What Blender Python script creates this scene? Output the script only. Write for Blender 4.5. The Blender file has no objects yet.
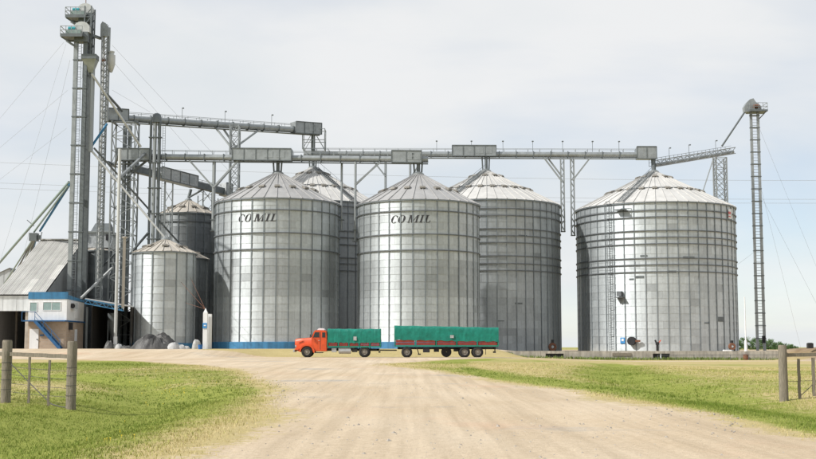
import bpy, bmesh, math, random
import numpy as np
from mathutils import Vector, Matrix, noise

random.seed(7)
rng = np.random.default_rng(7)
scene = bpy.context.scene
C = scene.collection
R_ = math.radians

# ------------------------------------------------------------------ camera
F, CX, CY, HOR, EYE = 1190.0, 408.0, 229.5, 347.0, 1.45     # photograph's pixel geometry
PITCH = math.atan((HOR - CY) / F)
cam_d = bpy.data.cameras.new('camera'); cam = bpy.data.objects.new('camera', cam_d); C.objects.link(cam)
cam_d.sensor_width = 36; cam_d.lens = 36 * F / 816; cam_d.clip_end = 8000; cam_d.clip_start = .1
cam.location = (0, 0, EYE); cam.rotation_euler = (math.pi / 2 + PITCH, 0, 0)
scene.camera = cam
scene.render.resolution_x, scene.render.resolution_y = 1024, 576

# ------------------------------------------------------------------ world + sun
SUN_EL = R_(40)
SUN_AZ = Vector((-.917, -.40, 0)).normalized()
sun_dir = Vector((SUN_AZ.x * math.cos(SUN_EL), SUN_AZ.y * math.cos(SUN_EL), math.sin(SUN_EL)))
w = bpy.data.worlds.new('World'); scene.world = w; w.use_nodes = True
nt = w.node_tree; nt.nodes.clear()
N = nt.nodes.new; L = nt.links.new
sky = N('ShaderNodeTexSky'); sky.sky_type = 'NISHITA'; sky.sun_disc = False
sky.sun_elevation = SUN_EL; sky.sun_rotation = math.atan2(SUN_AZ.x, SUN_AZ.y) % (2 * math.pi)
sky.air_density = 1.0; sky.dust_density = 0; sky.ozone_density = 4
b1 = N('ShaderNodeBackground'); b1.inputs['Strength'].default_value = .13
L(sky.outputs[0], b1.inputs['Color'])
b2 = N('ShaderNodeBackground'); b2.inputs['Strength'].default_value = .93
tc = N('ShaderNodeTexCoord'); sep = N('ShaderNodeSeparateXYZ'); L(tc.outputs['Generated'], sep.inputs[0])
za = N('ShaderNodeMath'); za.operation = 'ADD'; za.inputs[1].default_value = .22; L(sep.outputs['Z'], za.inputs[0])
zm = N('ShaderNodeMath'); zm.operation = 'MAXIMUM'; zm.inputs[1].default_value = .12; L(za.outputs[0], zm.inputs[0])
dx = N('ShaderNodeMath'); dx.operation = 'DIVIDE'; L(sep.outputs['X'], dx.inputs[0]); L(zm.outputs[0], dx.inputs[1])
dy = N('ShaderNodeMath'); dy.operation = 'DIVIDE'; L(sep.outputs['Y'], dy.inputs[0]); L(zm.outputs[0], dy.inputs[1])
cmb = N('ShaderNodeCombineXYZ'); L(dx.outputs[0], cmb.inputs[0]); L(dy.outputs[0], cmb.inputs[1])
cmb.inputs[2].default_value = 11.5
nz = N('ShaderNodeTexNoise'); nz.inputs['Scale'].default_value = .62; nz.inputs['Detail'].default_value = 7
nz.inputs['Roughness'].default_value = .5; nz.inputs['Distortion'].default_value = .35
L(cmb.outputs[0], nz.inputs['Vector'])
rmp = N('ShaderNodeValToRGB'); rmp.color_ramp.elements[0].position = .27; rmp.color_ramp.elements[0].color = (.34,) * 3 + (1,)
rmp.color_ramp.elements[1].position = .52; rmp.color_ramp.elements[1].color = (.96,) * 3 + (1,)
L(nz.outputs['Fac'], rmp.inputs[0])
nz2 = N('ShaderNodeTexNoise'); nz2.inputs['Scale'].default_value = 1.7; nz2.inputs['Detail'].default_value = 5
L(cmb.outputs[0], nz2.inputs['Vector'])
rm2 = N('ShaderNodeValToRGB'); rm2.color_ramp.elements[0].position = .32; rm2.color_ramp.elements[0].color = (.82, .86, .885, 1)
rm2.color_ramp.elements[1].position = .66; rm2.color_ramp.elements[1].color = (.95, .955, .955, 1)
L(nz2.outputs['Fac'], rm2.inputs[0]); L(rm2.outputs[0], b2.inputs['Color'])
mx = N('ShaderNodeMixShader'); L(rmp.outputs[0], mx.inputs[0]); L(b1.outputs[0], mx.inputs[1]); L(b2.outputs[0], mx.inputs[2])
wo = N('ShaderNodeOutputWorld'); L(mx.outputs[0], wo.inputs[0])

sd = bpy.data.lights.new('sun', 'SUN'); sd.energy = 4.9; sd.angle = R_(1.2); sd.color = (1.0, .97, .92)
so = bpy.data.objects.new('sun', sd); C.objects.link(so); so.location = (-60, -20, 60)
so.rotation_euler = (-sun_dir).to_track_quat('-Z', 'Y').to_euler()

scene.view_settings.view_transform = 'Standard'; scene.view_settings.look = 'None'
scene.view_settings.exposure = 0; scene.view_settings.gamma = 1
scene.view_settings.use_curve_mapping = False

# ------------------------------------------------------------------ helpers
cp, sp_ = math.cos(PITCH), math.sin(PITCH)
def P(px, py, Y):
    """world point that stands at distance Y from the photographer"""
    u, v = (px - CX) / F, (CY - py) / F
    d = Vector((u, cp - sp_ * v, sp_ + cp * v)); t = Y / d.y
    return Vector((d.x * t, Y, EYE + d.z * t))

def sm(a, b, x):
    t = np.clip((x - a) / (b - a), 0, 1); return t * t * (3 - 2 * t)

def poly_dist(x, y, pts):
    """distance to an open polyline"""
    best = np.full(np.shape(x), 1e9)
    for (ax, ay), (bx, by) in zip(pts[:-1], pts[1:]):
        ux, uy = bx - ax, by - ay; l2 = ux * ux + uy * uy
        t = np.clip(((x - ax) * ux + (y - ay) * uy) / l2, 0, 1)
        best = np.minimum(best, np.hypot(x - ax - t * ux, y - ay - t * uy))
    return best

SW_L = [(-7.5, -10), (-6.8, 14), (-6.4, 25), (-7.6, 38), (-12, 52), (-24, 64), (-50, 72)]
SW_R = [(10.5, -10), (10.3, 14), (9.7, 25), (9.2, 40), (10, 60), (16, 90)]
WALL_Y = 133.0
def g(x, y):
    """terrain height"""
    x = np.asarray(x, float); y = np.asarray(y, float)
    left = 1 - sm(6, 24, x)
    base = .43 * sm(38, 108, y) * left + .02
    base = base - .34 * np.exp(-(poly_dist(x, y, SW_L) / 1.7) ** 2) - .22 * np.exp(-(poly_dist(x, y, SW_R) / 1.6) ** 2)
    base = base + .035 * np.sin(x * .37 + y * .21) * np.sin(y * .31 - x * .11) * (1 - sm(80, 110, y))
    k = sm(-22, -13, x)
    ya = 100 + 18.8 * k; yb = 124 + 2.2 * k
    padL = (1.26 - base) * np.clip(sm(0, 1, (y - ya) / (yb - ya)), 0, 1) * (1 - sm(8.5, 13, x))
    padR = (.95 - base) * sm(WALL_Y - .12, WALL_Y + .25, y) * sm(8.5, 13, x)
    md = (1.42 - base - padR + .12 * np.sin(x * .9) * np.sin(y * .7)) * sm(122, 129.5, y) * sm(40.5, 45, x) * (1 - sm(133, 142, y))
    far = 1 - sm(230, 300, y)
    return base * (1 - .6 * sm(260, 330, y)) + (padL + padR + md) * far

def gz(x, y): return float(g(x, y))
def G(px, py):
    """where the sight line meets the terrain"""
    u, v = (px - CX) / F, (CY - py) / F
    d = Vector((u, cp - sp_ * v, sp_ + cp * v))
    lo = 3.0
    for i in range(4000):
        t = lo + i * .06
        if EYE + d.z * t <= gz(d.x * t, d.y * t): break
    return Vector((d.x * t, d.y * t, gz(d.x * t, d.y * t)))

ORG = {}                                   # world origin of every object
def reg(o, org): ORG[o.name] = Vector(org); return o
def org(o): return ORG[o.name] if o is not None else Vector((0, 0, 0))

def props(o, label=None, cat=None, group=None, kind=None):
    if label: o['label'] = label
    if cat: o['category'] = cat
    if group: o['group'] = group
    if kind: o['kind'] = kind
    return o

def thing(name, label, cat, loc=(0, 0, 0), group=None):
    o = bpy.data.objects.new(name, None); C.objects.link(o); o.location = loc
    o.empty_display_size = .5
    reg(o, loc); return props(o, label, cat, group)

class MB:
    def __init__(s): s.v = []; s.f = []
    def add(s, vs, fs):
        b = len(s.v); s.v += [tuple(q) for q in vs]; s.f += [tuple(i + b for i in q) for q in fs]; return s
    def box(s, a, b):
        x0, y0, z0 = a; x1, y1, z1 = b
        return s.add([(x0, y0, z0), (x1, y0, z0), (x1, y1, z0), (x0, y1, z0), (x0, y0, z1), (x1, y0, z1), (x1, y1, z1), (x0, y1, z1)],
                     [(0, 3, 2, 1), (4, 5, 6, 7), (0, 1, 5, 4), (1, 2, 6, 5), (2, 3, 7, 6), (3, 0, 4, 7)])
    def bar(s, a, b, w, h=None, up=(0, 0, 1)):
        a, b = Vector(a), Vector(b); h = h or w; d = (b - a).normalized(); up = Vector(up)
        if abs(d.dot(up)) > .98: up = Vector((0, 1, 0))
        sx = d.cross(up).normalized() * (w / 2); sy = sx.cross(d).normalized() * (h / 2)
        vs = [p + q for p in (a, b) for q in (-sx - sy, sx - sy, sx + sy, -sx + sy)]
        return s.add(vs, [(0, 1, 2, 3), (7, 6, 5, 4), (0, 4, 5, 1), (1, 5, 6, 2), (2, 6, 7, 3), (3, 7, 4, 0)])
    def tube(s, a, b, r, n=10, r2=None, caps=True):
        a, b = Vector(a), Vector(b); r2 = r if r2 is None else r2; d = (b - a).normalized(); up = Vector((0, 0, 1))
        if abs(d.dot(up)) > .98: up = Vector((0, 1, 0))
        sx = d.cross(up).normalized(); sy = sx.cross(d).normalized()
        vs = []
        for p, rr in ((a, r), (b, r2)):
            for i in range(n):
                t = 2 * math.pi * i / n; vs.append(p + sx * (rr * math.cos(t)) + sy * (rr * math.sin(t)))
        fs = [(i, (i + 1) % n, n + (i + 1) % n, n + i) for i in range(n)]
        if caps: fs += [tuple(range(n))[::-1], tuple(range(n, 2 * n))]
        return s.add(vs, fs)
    def path(s, pts, r, n=6):
        for a, b in zip(pts[:-1], pts[1:]): s.tube(a, b, r, n)
        return s
    def lathe(s, prof, c=(0, 0, 0), n=24, axis='z', a0=0, a1=2 * math.pi):
        full = abs(a1 - a0 - 2 * math.pi) < 1e-6; m = n if full else n + 1; c = Vector(c); vs = []
        for r, h in prof:
            for i in range(m):
                t = a0 + (a1 - a0) * i / n; x, y = r * math.cos(t), r * math.sin(t)
                vs.append(c + (Vector((x, y, h)) if axis == 'z' else Vector((x, h, y)) if axis == 'y' else Vector((h, x, y))))
        fs = []
        for j in range(len(prof) - 1):
            for i in range(n):
                k = (i + 1) % m if full else i + 1
                fs.append((j * m + i, j * m + k, (j + 1) * m + k, (j + 1) * m + i))
        return s.add(vs, fs)
    def prism(s, poly, y0, y1):
        """poly in xz, extruded along y"""
        n = len(poly)
        vs = [(x, y0, z) for x, z in poly] + [(x, y1, z) for x, z in poly]
        return s.add(vs, [tuple(range(n)), tuple(range(n, 2 * n))[::-1]] + [((i + 1) % n, i, n + i, n + (i + 1) % n) for i in range(n)])
    def mesh(s, name, off=(0, 0, 0), smooth=False):
        me = bpy.data.meshes.new(name); ox, oy, oz = off
        me.from_pydata([(x - ox, y - oy, z - oz) for x, y, z in s.v], [], s.f); me.validate()
        bm = bmesh.new(); bm.from_mesh(me); bmesh.ops.recalc_face_normals(bm, faces=bm.faces); bm.to_mesh(me); bm.free()
        if smooth:
            me.polygons.foreach_set('use_smooth', [True] * len(me.polygons))
            try: me.set_sharp_from_angle(angle=R_(38))
            except Exception: pass
        return me
    def build(s, name, m, parent=None, smooth=False, origin=None, bevel=0):
        o0 = org(parent) if parent is not None else Vector(origin or (0, 0, 0))
        me = s.mesh(name, o0, smooth)
        if bevel:
            bm = bmesh.new(); bm.from_mesh(me)
            bmesh.ops.bevel(bm, geom=[e for e in bm.edges if len(e.link_faces) == 2 and e.calc_face_angle(0) > .5], offset=bevel, segments=2, affect='EDGES', clamp_overlap=True)
            bm.to_mesh(me); bm.free()
        me.materials.append(M[m])
        o = bpy.data.objects.new(name, me); C.objects.link(o)
        if parent is not None: o.parent = parent
        else: o.location = o0
        return reg(o, o0)

UNIT = {}
def unit(kind, m):
    k = (kind, m)
    if k not in UNIT:
        b = MB()
        if kind == 'bar': b.box((-.5, -.5, -.5), (.5, .5, .5))
        else: b.tube((0, 0, -.5), (0, 0, .5), .5, 10)
        me = b.mesh(kind, smooth=(kind != 'bar')); me.materials.append(M[m]); UNIT[k] = me
    return UNIT[k]
def piece(name, m, parent, a, b, w, h=None, kind='bar'):
    """one straight member as an object of its own, sharing its mesh with its likes"""
    a, b = Vector(a), Vector(b); d = b - a; ln = d.length; d.normalize()
    up = Vector((0, 0, 1)) if abs(d.z) < .98 else Vector((0, 1, 0))
    x = d.cross(up).normalized(); y = d.cross(x).normalized()
    rot = Matrix((x, y, d)).transposed().to_4x4()
    o = bpy.data.objects.new(name, unit(kind, m)); C.objects.link(o); o.parent = parent
    o.matrix_local = Matrix.Translation((a + b) / 2 - org(parent)) @ rot @ Matrix.Diagonal((w, h or w, ln, 1))
    return reg(o, org(parent))
def pipe(name, m, parent, a, b, dia): return piece(name, m, parent, a, b, dia, dia, 'tube')

# ------------------------------------------------------------------ materials
M = {}
def mat(name, col, rough=.6, metal=0, var=.18, scale=3, bump=0, bscale=30, spec=.4, objcol=False, stretch=None, col2=None, aniso=0, streak=0):
    m = bpy.data.materials.new(name); m.use_nodes = True; t = m.node_tree; b = t.nodes['Principled BSDF']
    n = t.nodes.new; l = t.links.new
    b.inputs['Roughness'].default_value = rough; b.inputs['Metallic'].default_value = metal
    b.inputs['Specular IOR Level'].default_value = spec
    tcn = n('ShaderNodeTexCoord'); vec = tcn.outputs['Object']
    if objcol or streak:
        gp = n('ShaderNodeNewGeometry'); vec = gp.outputs['Position']
    if stretch:
        mp = n('ShaderNodeMapping'); mp.inputs['Scale'].default_value = stretch; l(vec, mp.inputs['Vector']); v2 = mp.outputs[0]
    else: v2 = vec
    nz = n('ShaderNodeTexNoise'); nz.inputs['Scale'].default_value = scale; nz.inputs['Detail'].default_value = 6; nz.inputs['Roughness'].default_value = .65
    l(v2, nz.inputs['Vector'])
    r = n('ShaderNodeValToRGB'); r.color_ramp.elements[0].position = .3; r.color_ramp.elements[1].position = .7
    c2 = col2 or tuple(c * (1 - var) for c in col)
    c1 = col if col2 else tuple(min(1, c * (1 + var * .6)) for c in col)
    r.color_ramp.elements[0].color = (*c2, 1); r.color_ramp.elements[1].color = (*c1, 1)
    l(nz.outputs['Fac'], r.inputs[0]); out = r.outputs[0]
    if objcol:
        oi = n('ShaderNodeObjectInfo'); mm = n('ShaderNodeMixRGB'); mm.blend_type = 'MULTIPLY'; mm.inputs[0].default_value = 1
        l(out, mm.inputs[1]); l(oi.outputs['Color'], mm.inputs[2]); out = mm.outputs[0]
    if streak:      # run-off stains down a wall
        mp = n('ShaderNodeMapping'); mp.inputs['Scale'].default_value = (2.2, 2.2, .12); l(vec, mp.inputs['Vector'])
        sn = n('ShaderNodeTexNoise'); sn.inputs['Scale'].default_value = 1.6; sn.inputs['Detail'].default_value = 4; l(mp.outputs[0], sn.inputs['Vector'])
        sr = n('ShaderNodeValToRGB'); sr.color_ramp.elements[0].position = .35; sr.color_ramp.elements[0].color = (1 - streak,) * 3 + (1,)
        sr.color_ramp.elements[1].position = .6; l(sn.outputs['Fac'], sr.inputs[0])
        mm = n('ShaderNodeMixRGB'); mm.blend_type = 'MULTIPLY'; mm.inputs[0].default_value = 1; l(out, mm.inputs[1]); l(sr.outputs[0], mm.inputs[2]); out = mm.outputs[0]
    l(out, b.inputs['Base Color'])
    if aniso:
        tn = n('ShaderNodeTangent'); tn.direction_type = 'RADIAL'; tn.axis = 'Z'; l(tn.outputs[0], b.inputs['Tangent'])
        b.inputs['Anisotropic'].default_value = aniso; b.inputs['Anisotropic Rotation'].default_value = .25
    if bump:
        bn = n('ShaderNodeTexNoise'); bn.inputs['Scale'].default_value = bscale; bn.inputs['Detail'].default_value = 5; l(v2, bn.inputs['Vector'])
        bp = n('ShaderNodeBump'); bp.inputs['Strength'].default_value = bump; bp.inputs['Distance'].default_value = .05
        l(bn.outputs['Fac'], bp.inputs['Height']); l(bp.outputs[0], b.inputs['Normal'])
    M[name] = m; return m

mat('sheet', (.58, .615, .63), rough=.60, metal=.78, var=.10, scale=3.5, objcol=True, streak=.09, aniso=.55)
mat('stiffener', (.24, .265, .28), rough=.5, metal=.6, var=.2, scale=1.2)
mat('ring', (.16, .17, .18), rough=.55, metal=.5, var=.25, scale=2)
mat('vent', (.24, .225, .20), rough=.6, metal=.2, var=.25, scale=2)
mat('roof_grey', (.39, .385, .38), rough=.55, metal=.25, var=.14, scale=.9, objcol=True)
mat('roof_white', (.52, .51, .49), rough=.6, metal=.05, var=.14, scale=.8, objcol=True)
mat('roof_tan', (.47, .435, .385), rough=.6, metal=.1, var=.16, scale=.9, objcol=True)
mat('galv', (.32, .34, .345), rough=.45, metal=.55, var=.22, scale=1.5)
mat('galv_dark', (.155, .172, .178), rough=.5, metal=.5, var=.25, scale=1.5)
mat('galv_pale', (.52, .53, .52), rough=.5, metal=.3, var=.16, scale=1.5)
mat('steel_green', (.27, .34, .32), rough=.5, metal=.3, var=.25, scale=2)
mat('teal', (.03, .26, .30), rough=.45, var=.2)
mat('blue_pipe', (.03, .17, .33), rough=.45, var=.2)
mat('blue_paint', (.05, .20, .37), rough=.55, var=.22, scale=1.3, streak=.25)
mat('blue_trim', (.025, .11, .26), rough=.5, var=.2)
mat('white_paint', (.76, .77, .78), rough=.6, var=.07, scale=1.5, streak=.1)
mat('rust', (.19, .085, .05), rough=.8, var=.35, scale=8)
mat('dark', (.025, .025, .028), rough=.8, var=.3)
mat('rubber', (.022, .021, .02), rough=.85, var=.4, scale=6, bump=.1)
mat('rim', (.30, .27, .23), rough=.6, metal=.3, var=.35, scale=7)
mat('orange', (.62, .082, .018), rough=.38, var=.22, scale=2.2, spec=.5)
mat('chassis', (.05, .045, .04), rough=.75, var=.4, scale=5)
mat('alu', (.45, .45, .44), rough=.4, metal=.5, var=.2)
mat('red_board', (.23, .035, .022), rough=.6, var=.35, scale=4)
mat('green_frame', (.02, .20, .13), rough=.55, var=.3, scale=4)
mat('tarp_green', (.005, .185, .135), rough=.55, var=.28, scale=2.2, bump=.25, bscale=4)
mat('tarp_grey', (.07, .068, .066), rough=.5, var=.6, scale=1.3, bump=.5, bscale=5)
mat('bag', (.42, .42, .415), rough=.6, var=.35, scale=3, bump=.4, bscale=6)
mat('glass', (.02, .026, .028), rough=.12, var=.1, spec=.6)
mat('glass_pale', (.26, .36, .35), rough=.15, var=.12, spec=.6)
mat('shed_roof', (.43, .425, .41), rough=.7, var=.16, scale=.7, objcol=True)
mat('clad', (.50, .52, .53), rough=.6, metal=.15, var=.13, scale=1, streak=.15, objcol=True)
mat('concrete', (.46, .42, .365), rough=.9, var=.28, scale=1.4, bump=.3, bscale=9, streak=.3)
mat('lettering', (.035, .035, .04), rough=.6, var=.3, scale=6)
mat('sign_blue', (.05, .25, .55), rough=.5, var=.1)
mat('sign_red', (.55, .12, .12), rough=.5, var=.1)
mat('wire', (.30, .31, .32), rough=.6, var=.1)
mat('wire_dark', (.09, .085, .08), rough=.7, var=.2)
mat('bark', (.09, .065, .045), rough=.9, var=.3, scale=6)
mat('leaf', (.075, .14, .035), rough=.7, var=.45, scale=.6)
mat('weed', (.17, .23, .05), rough=.7, var=.35, scale=2)
mat('petal', (.75, .55, .03), rough=.6, var=.1)
mat('plastic_black', (.02, .02, .022), rough=.4, var=.2)
mat('plastic_blue', (.02, .13, .40), rough=.4, var=.15)
mat('stone', (.34, .31, .27), rough=.9, var=.45, scale=9)
mat('tank_grey', (.42, .44, .45), rough=.5, var=.3, scale=4)

def wood_mat():
    m = mat('wood', (.27, .235, .185), rough=.9, var=.45, scale=7, bump=.7, bscale=14, stretch=(9, 9, .7))
    return m
wood_mat()

def brick_mat():
    m = mat('brick', (.42, .33, .25), rough=.9, var=.2, scale=2, bump=.2)
    t = m.node_tree; n, l = t.nodes.new, t.links.new; b = t.nodes['Principled BSDF']
    tcn = n('ShaderNodeTexCoord'); s = n('ShaderNodeSeparateXYZ'); l(tcn.outputs['Object'], s.inputs[0])
    a = n('ShaderNodeMath'); a.operation = 'ADD'; l(s.outputs[0], a.inputs[0]); l(s.outputs[1], a.inputs[1])
    c = n('ShaderNodeCombineXYZ'); l(a.outputs[0], c.inputs[0]); l(s.outputs[2], c.inputs[1])
    bt = n('ShaderNodeTexBrick'); bt.inputs['Scale'].default_value = 1; bt.inputs['Brick Width'].default_value = .34; bt.inputs['Row Height'].default_value = .2
    bt.inputs['Mortar Size'].default_value = .014
    bt.inputs['Color1'].default_value = (.44, .34, .26, 1); bt.inputs['Color2'].default_value = (.36, .27, .20, 1); bt.inputs['Mortar'].default_value = (.36, .34, .30, 1)
    l(c.outputs[0], bt.inputs['Vector'])
    old = b.inputs['Base Color'].links[0].from_socket
    mm = n('ShaderNodeMixRGB'); mm.inputs[0].default_value = .7; l(old, mm.inputs[1]); l(bt.outputs[0], mm.inputs[2]); l(mm.outputs[0], b.inputs['Base Color'])
brick_mat()

def ground_mat():
    m = bpy.data.materials.new('earth'); m.use_nodes = True; t = m.node_tree; b = t.nodes['Principled BSDF']; n, l = t.nodes.new, t.links.new
    b.inputs['Roughness'].default_value = .95; b.inputs['Specular IOR Level'].default_value = .15
    pos = n('ShaderNodeNewGeometry').outputs['Position']
    def nz(sc, det=6, ro=.6, st=None):
        q = n('ShaderNodeTexNoise'); q.inputs['Scale'].default_value = sc; q.inputs['Detail'].default_value = det; q.inputs['Roughness'].default_value = ro
        if st:
            mp = n('ShaderNodeMapping'); mp.inputs['Scale'].default_value = st; l(pos, mp.inputs[0]); l(mp.outputs[0], q.inputs['Vector'])
        else: l(pos, q.inputs['Vector'])
        return q.outputs['Fac']
    def ramp(f, a, b_, p0=.35, p1=.65):
        r = n('ShaderNodeValToRGB'); e = r.color_ramp.elements; e[0].position = p0; e[1].position = p1; e[0].color = (*a, 1); e[1].color = (*b_, 1)
        l(f, r.inputs[0]); return r.outputs[0]
    def mix(f, a, b_, bt='MIX'):
        q = n('ShaderNodeMixRGB'); q.blend_type = bt
        if isinstance(f, float): q.inputs[0].default_value = f
        else: l(f, q.inputs[0])
        l(a, q.inputs[1]); l(b_, q.inputs[2]); return q.outputs[0]
    def math_(op, a, b_):
        q = n('ShaderNodeMath'); q.operation = op
        for i, s in enumerate((a, b_)):
            if isinstance(s, (int, float)): q.inputs[i].default_value = s
            else: l(s, q.inputs[i])
        return q.outputs[0]
    def attr(nm): q = n('ShaderNodeAttribute'); q.attribute_name = nm; return q.outputs['Fac']
    dirt, dry, soil = attr('dirt'), attr('dry'), attr('soil')
    green = mix(.5, ramp(nz(.9), (.18, .215, .035), (.28, .30, .065)), ramp(nz(14, 4), (.14, .18, .028), (.32, .33, .08)))
    dryg = mix(.5, ramp(nz(.7), (.38, .31, .13), (.49, .40, .20)), ramp(nz(11, 5), (.30, .24, .10), (.55, .45, .24)))
    dfac = math_('ADD', dry, math_('MULTIPLY', math_('SUBTRACT', math_('ADD', nz(.33, 8, .7, (1, .45, 1)), nz(2.1, 6, .7)), 1.0), 1.5))
    df = ramp(dfac, (0, 0, 0), (1, 1, 1), .32, .75)
    grass = mix(df, green, dryg)
    sand = mix(.45, ramp(nz(.22, 8, .6, (1, .35, 1)), (.50, .39, .26), (.62, .52, .39), .4, .62), ramp(nz(9, 8, .7), (.42, .33, .23), (.66, .55, .41)))
    pink = ramp(nz(.13, 6, .6, (.8, .5, 1)), (0, 0, 0), (1, 1, 1), .56, .68)
    q = n('ShaderNodeRGB'); q.outputs[0].default_value = (.56, .37, .25, 1)
    sand = mix(math_('MULTIPLY', pink, .7), sand, q.outputs[0])
    grv = ramp(nz(.17, 7, .65, (.7, .8, 1)), (0, 0, 0), (1, 1, 1), .57, .66)       # patches of grey gravel
    q = n('ShaderNodeRGB'); q.outputs[0].default_value = (.36, .34, .31, 1)
    sand = mix(math_('MULTIPLY', grv, .75), sand, q.outputs[0])
    trk = mix(.5, ramp(nz(1.1, 5, .6, (2.6, .06, 1)), (.68, .66, .63), (1.08, 1.08, 1.08), .36, .60), ramp(nz(40, 4, .8), (.74, .73, .72), (1.12, 1.12, 1.12), .36, .6))
    sand = mix(.8, sand, trk, 'MULTIPLY')
    st = n('ShaderNodeTexVoronoi'); st.inputs['Scale'].default_value = 16; l(pos, st.inputs['Vector'])
    stc = ramp(st.outputs['Distance'], (.55, .55, .55), (1, 1, 1), .06, .16)
    sand = mix(ramp(nz(.5, 4), (0, 0, 0), (1, 1, 1), .5, .66), sand, mix(1.0, sand, stc, 'MULTIPLY'))
    ef = math_('ADD', dirt, math_('MULTIPLY', math_('SUBTRACT', math_('ADD', nz(1.3, 7, .7), nz(6, 5, .7)), 1.0), 1.1))
    ef = ramp(ef, (0, 0, 0), (1, 1, 1), .42, .62)
    col = mix(ef, grass, sand)
    so_ = ramp(nz(.8), (.17, .115, .07), (.27, .20, .13))
    col = mix(soil, col, so_)
    l(col, b.inputs['Base Color'])
    bp = n('ShaderNodeBump'); bp.inputs['Strength'].default_value = .55; bp.inputs['Distance'].default_value = .06
    hh = math_('ADD', nz(18, 6, .7), math_('MULTIPLY', nz(3, 6), .8)); l(hh, bp.inputs['Height']); l(bp.outputs[0], b.inputs['Normal'])
    M['earth'] = m
ground_mat()

def blade_mat():
    m = bpy.data.materials.new('blade'); m.use_nodes = True; t = m.node_tree; b = t.nodes['Principled BSDF']; n, l = t.nodes.new, t.links.new
    b.inputs['Roughness'].default_value = .8; b.inputs['Specular IOR Level'].default_value = .2
    at = n('ShaderNodeAttribute'); at.attribute_name = 'tone'
    r = n('ShaderNodeValToRGB'); e = r.color_ramp.elements
    e[0].position = 0; e[0].color = (.13, .185, .025, 1); e[1].position = 1; e[1].color = (.56, .46, .24, 1)
    x = e.new(.45); x.color = (.29, .31, .07, 1)
    l(at.outputs['Fac'], r.inputs[0]); l(r.outputs[0], b.inputs['Base Color'])
    M['blade'] = m
blade_mat()

# ------------------------------------------------------------------ ground and road
LEFT_EDGE = [(190, 459), (232, 440), (264, 420), (279, 405), (281, 393), (272, 381), (247, 372), (205, 365.5), (150, 361.5), (80, 360), (0, 359)]
RIGHT_EDGE = [(800, 437), (740, 421), (650, 405), (560, 390), (480, 378), (420, 369), (372, 364.3)]
le = [(-3.6, -14), (-3.2, 8)] + [tuple(G(*p)[:2]) for p in LEFT_EDGE]
re_ = [(7.4, -14), (7.2, 10)] + [tuple(G(*p)[:2]) for p in RIGHT_EDGE]
tip = re_[-1]
back = [(60, 124), (30, 119.5), (8, 112), (tip[0] + 4, tip[1] + 12)]
far_edge = [(-75, 127.5), (-33, 127.5), (-24, 124), (-20, 119.5), (-8, 118.6), (6, 118.6), (14, 121), (30, 124.5), (60, 128)]
ROAD = le + [(-75, le[-1][1])] + far_edge + back + re_[::-1]

def signed(x, y, poly):
    d = poly_dist(x, y, poly + [poly[0]]); ins = np.zeros(np.shape(x), bool)
    for (ax, ay), (bx, by) in zip(poly, poly[1:] + poly[:1]):
        c = ((ay > y) != (by > y)) & (x < (bx - ax) * (y - ay) / ((by - ay) if by != ay else 1e-9) + ax); ins ^= c
    return np.where(ins, d, -d)

def lines(a, b, st): return list(np.arange(a, b, st))
xs = np.array([-3000, -1200, -500, -250, -150, -110] + lines(-80, -32, 1.6) + lines(-32, 32, .5) + lines(32, 80, 1.2) + [82, 110, 150, 250, 500, 1200, 3000.])
ys = np.array([-600, -200, -80, -40] + lines(-20, 6, 2) + lines(6, 70, .45) + lines(70, 132.6, .7) + [132.7, 132.88, 133.0, 133.12, 133.25, 133.6] + lines(134.5, 170, 2) + [175, 190, 210, 230, 240, 250, 260, 275, 300, 330, 400, 600, 1000, 2000, 4500.])
XX, YY = np.meshgrid(xs, ys); xf, yf = XX.ravel(), YY.ravel(); zf = g(xf, yf)
def masks(x, y):
    sd_ = signed(x, y, ROAD)
    edge = np.array([noise.noise((a * .35, b * .22, 1.5)) for a, b in zip(x, y)]) * .9
    dirt = np.clip((sd_ + edge) / 2.6 * .9 + .5, 0, 1)
    dL, dR = poly_dist(x, y, SW_L), poly_dist(x, y, SW_R)
    n1 = np.array([noise.noise((a * .12, b * .07, 0)) for a, b in zip(x, y)])
    dry = .42 + .6 * n1
    dry = np.where(x > 4, .84 + .5 * n1 - .12 * np.exp(-((x - 30) / 20) ** 2), dry)
    dry = dry - .38 * np.exp(-(dL / 2.6) ** 2) - .62 * np.exp(-(dR / 2.2) ** 2)
    dry = np.where(x > 3, dry - .75 * np.exp(-((sd_ + 2.0) / 1.6) ** 2), dry) + .55 * np.exp(-(np.abs(sd_) / np.where(x > 3, .45, 1.1)) ** 2)
    dry = np.where(y > 108, 1.0, dry)
    dry = np.where(y > 150, .5, dry)
    soil = sm(40, 44, x) * sm(121, 125, y) * (1 - sm(136, 140, y))
    pad = ((y > 127.5) & (y < 230) & (x < 9)).astype(float) * .9
    padr = ((y > 133) & (y < 230)).astype(float) * .95
    return np.maximum(np.maximum(dirt, pad), padr), np.clip(dry, 0, 1), soil, sd_
dirt, dry, soil, sdist = masks(xf, yf)

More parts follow.
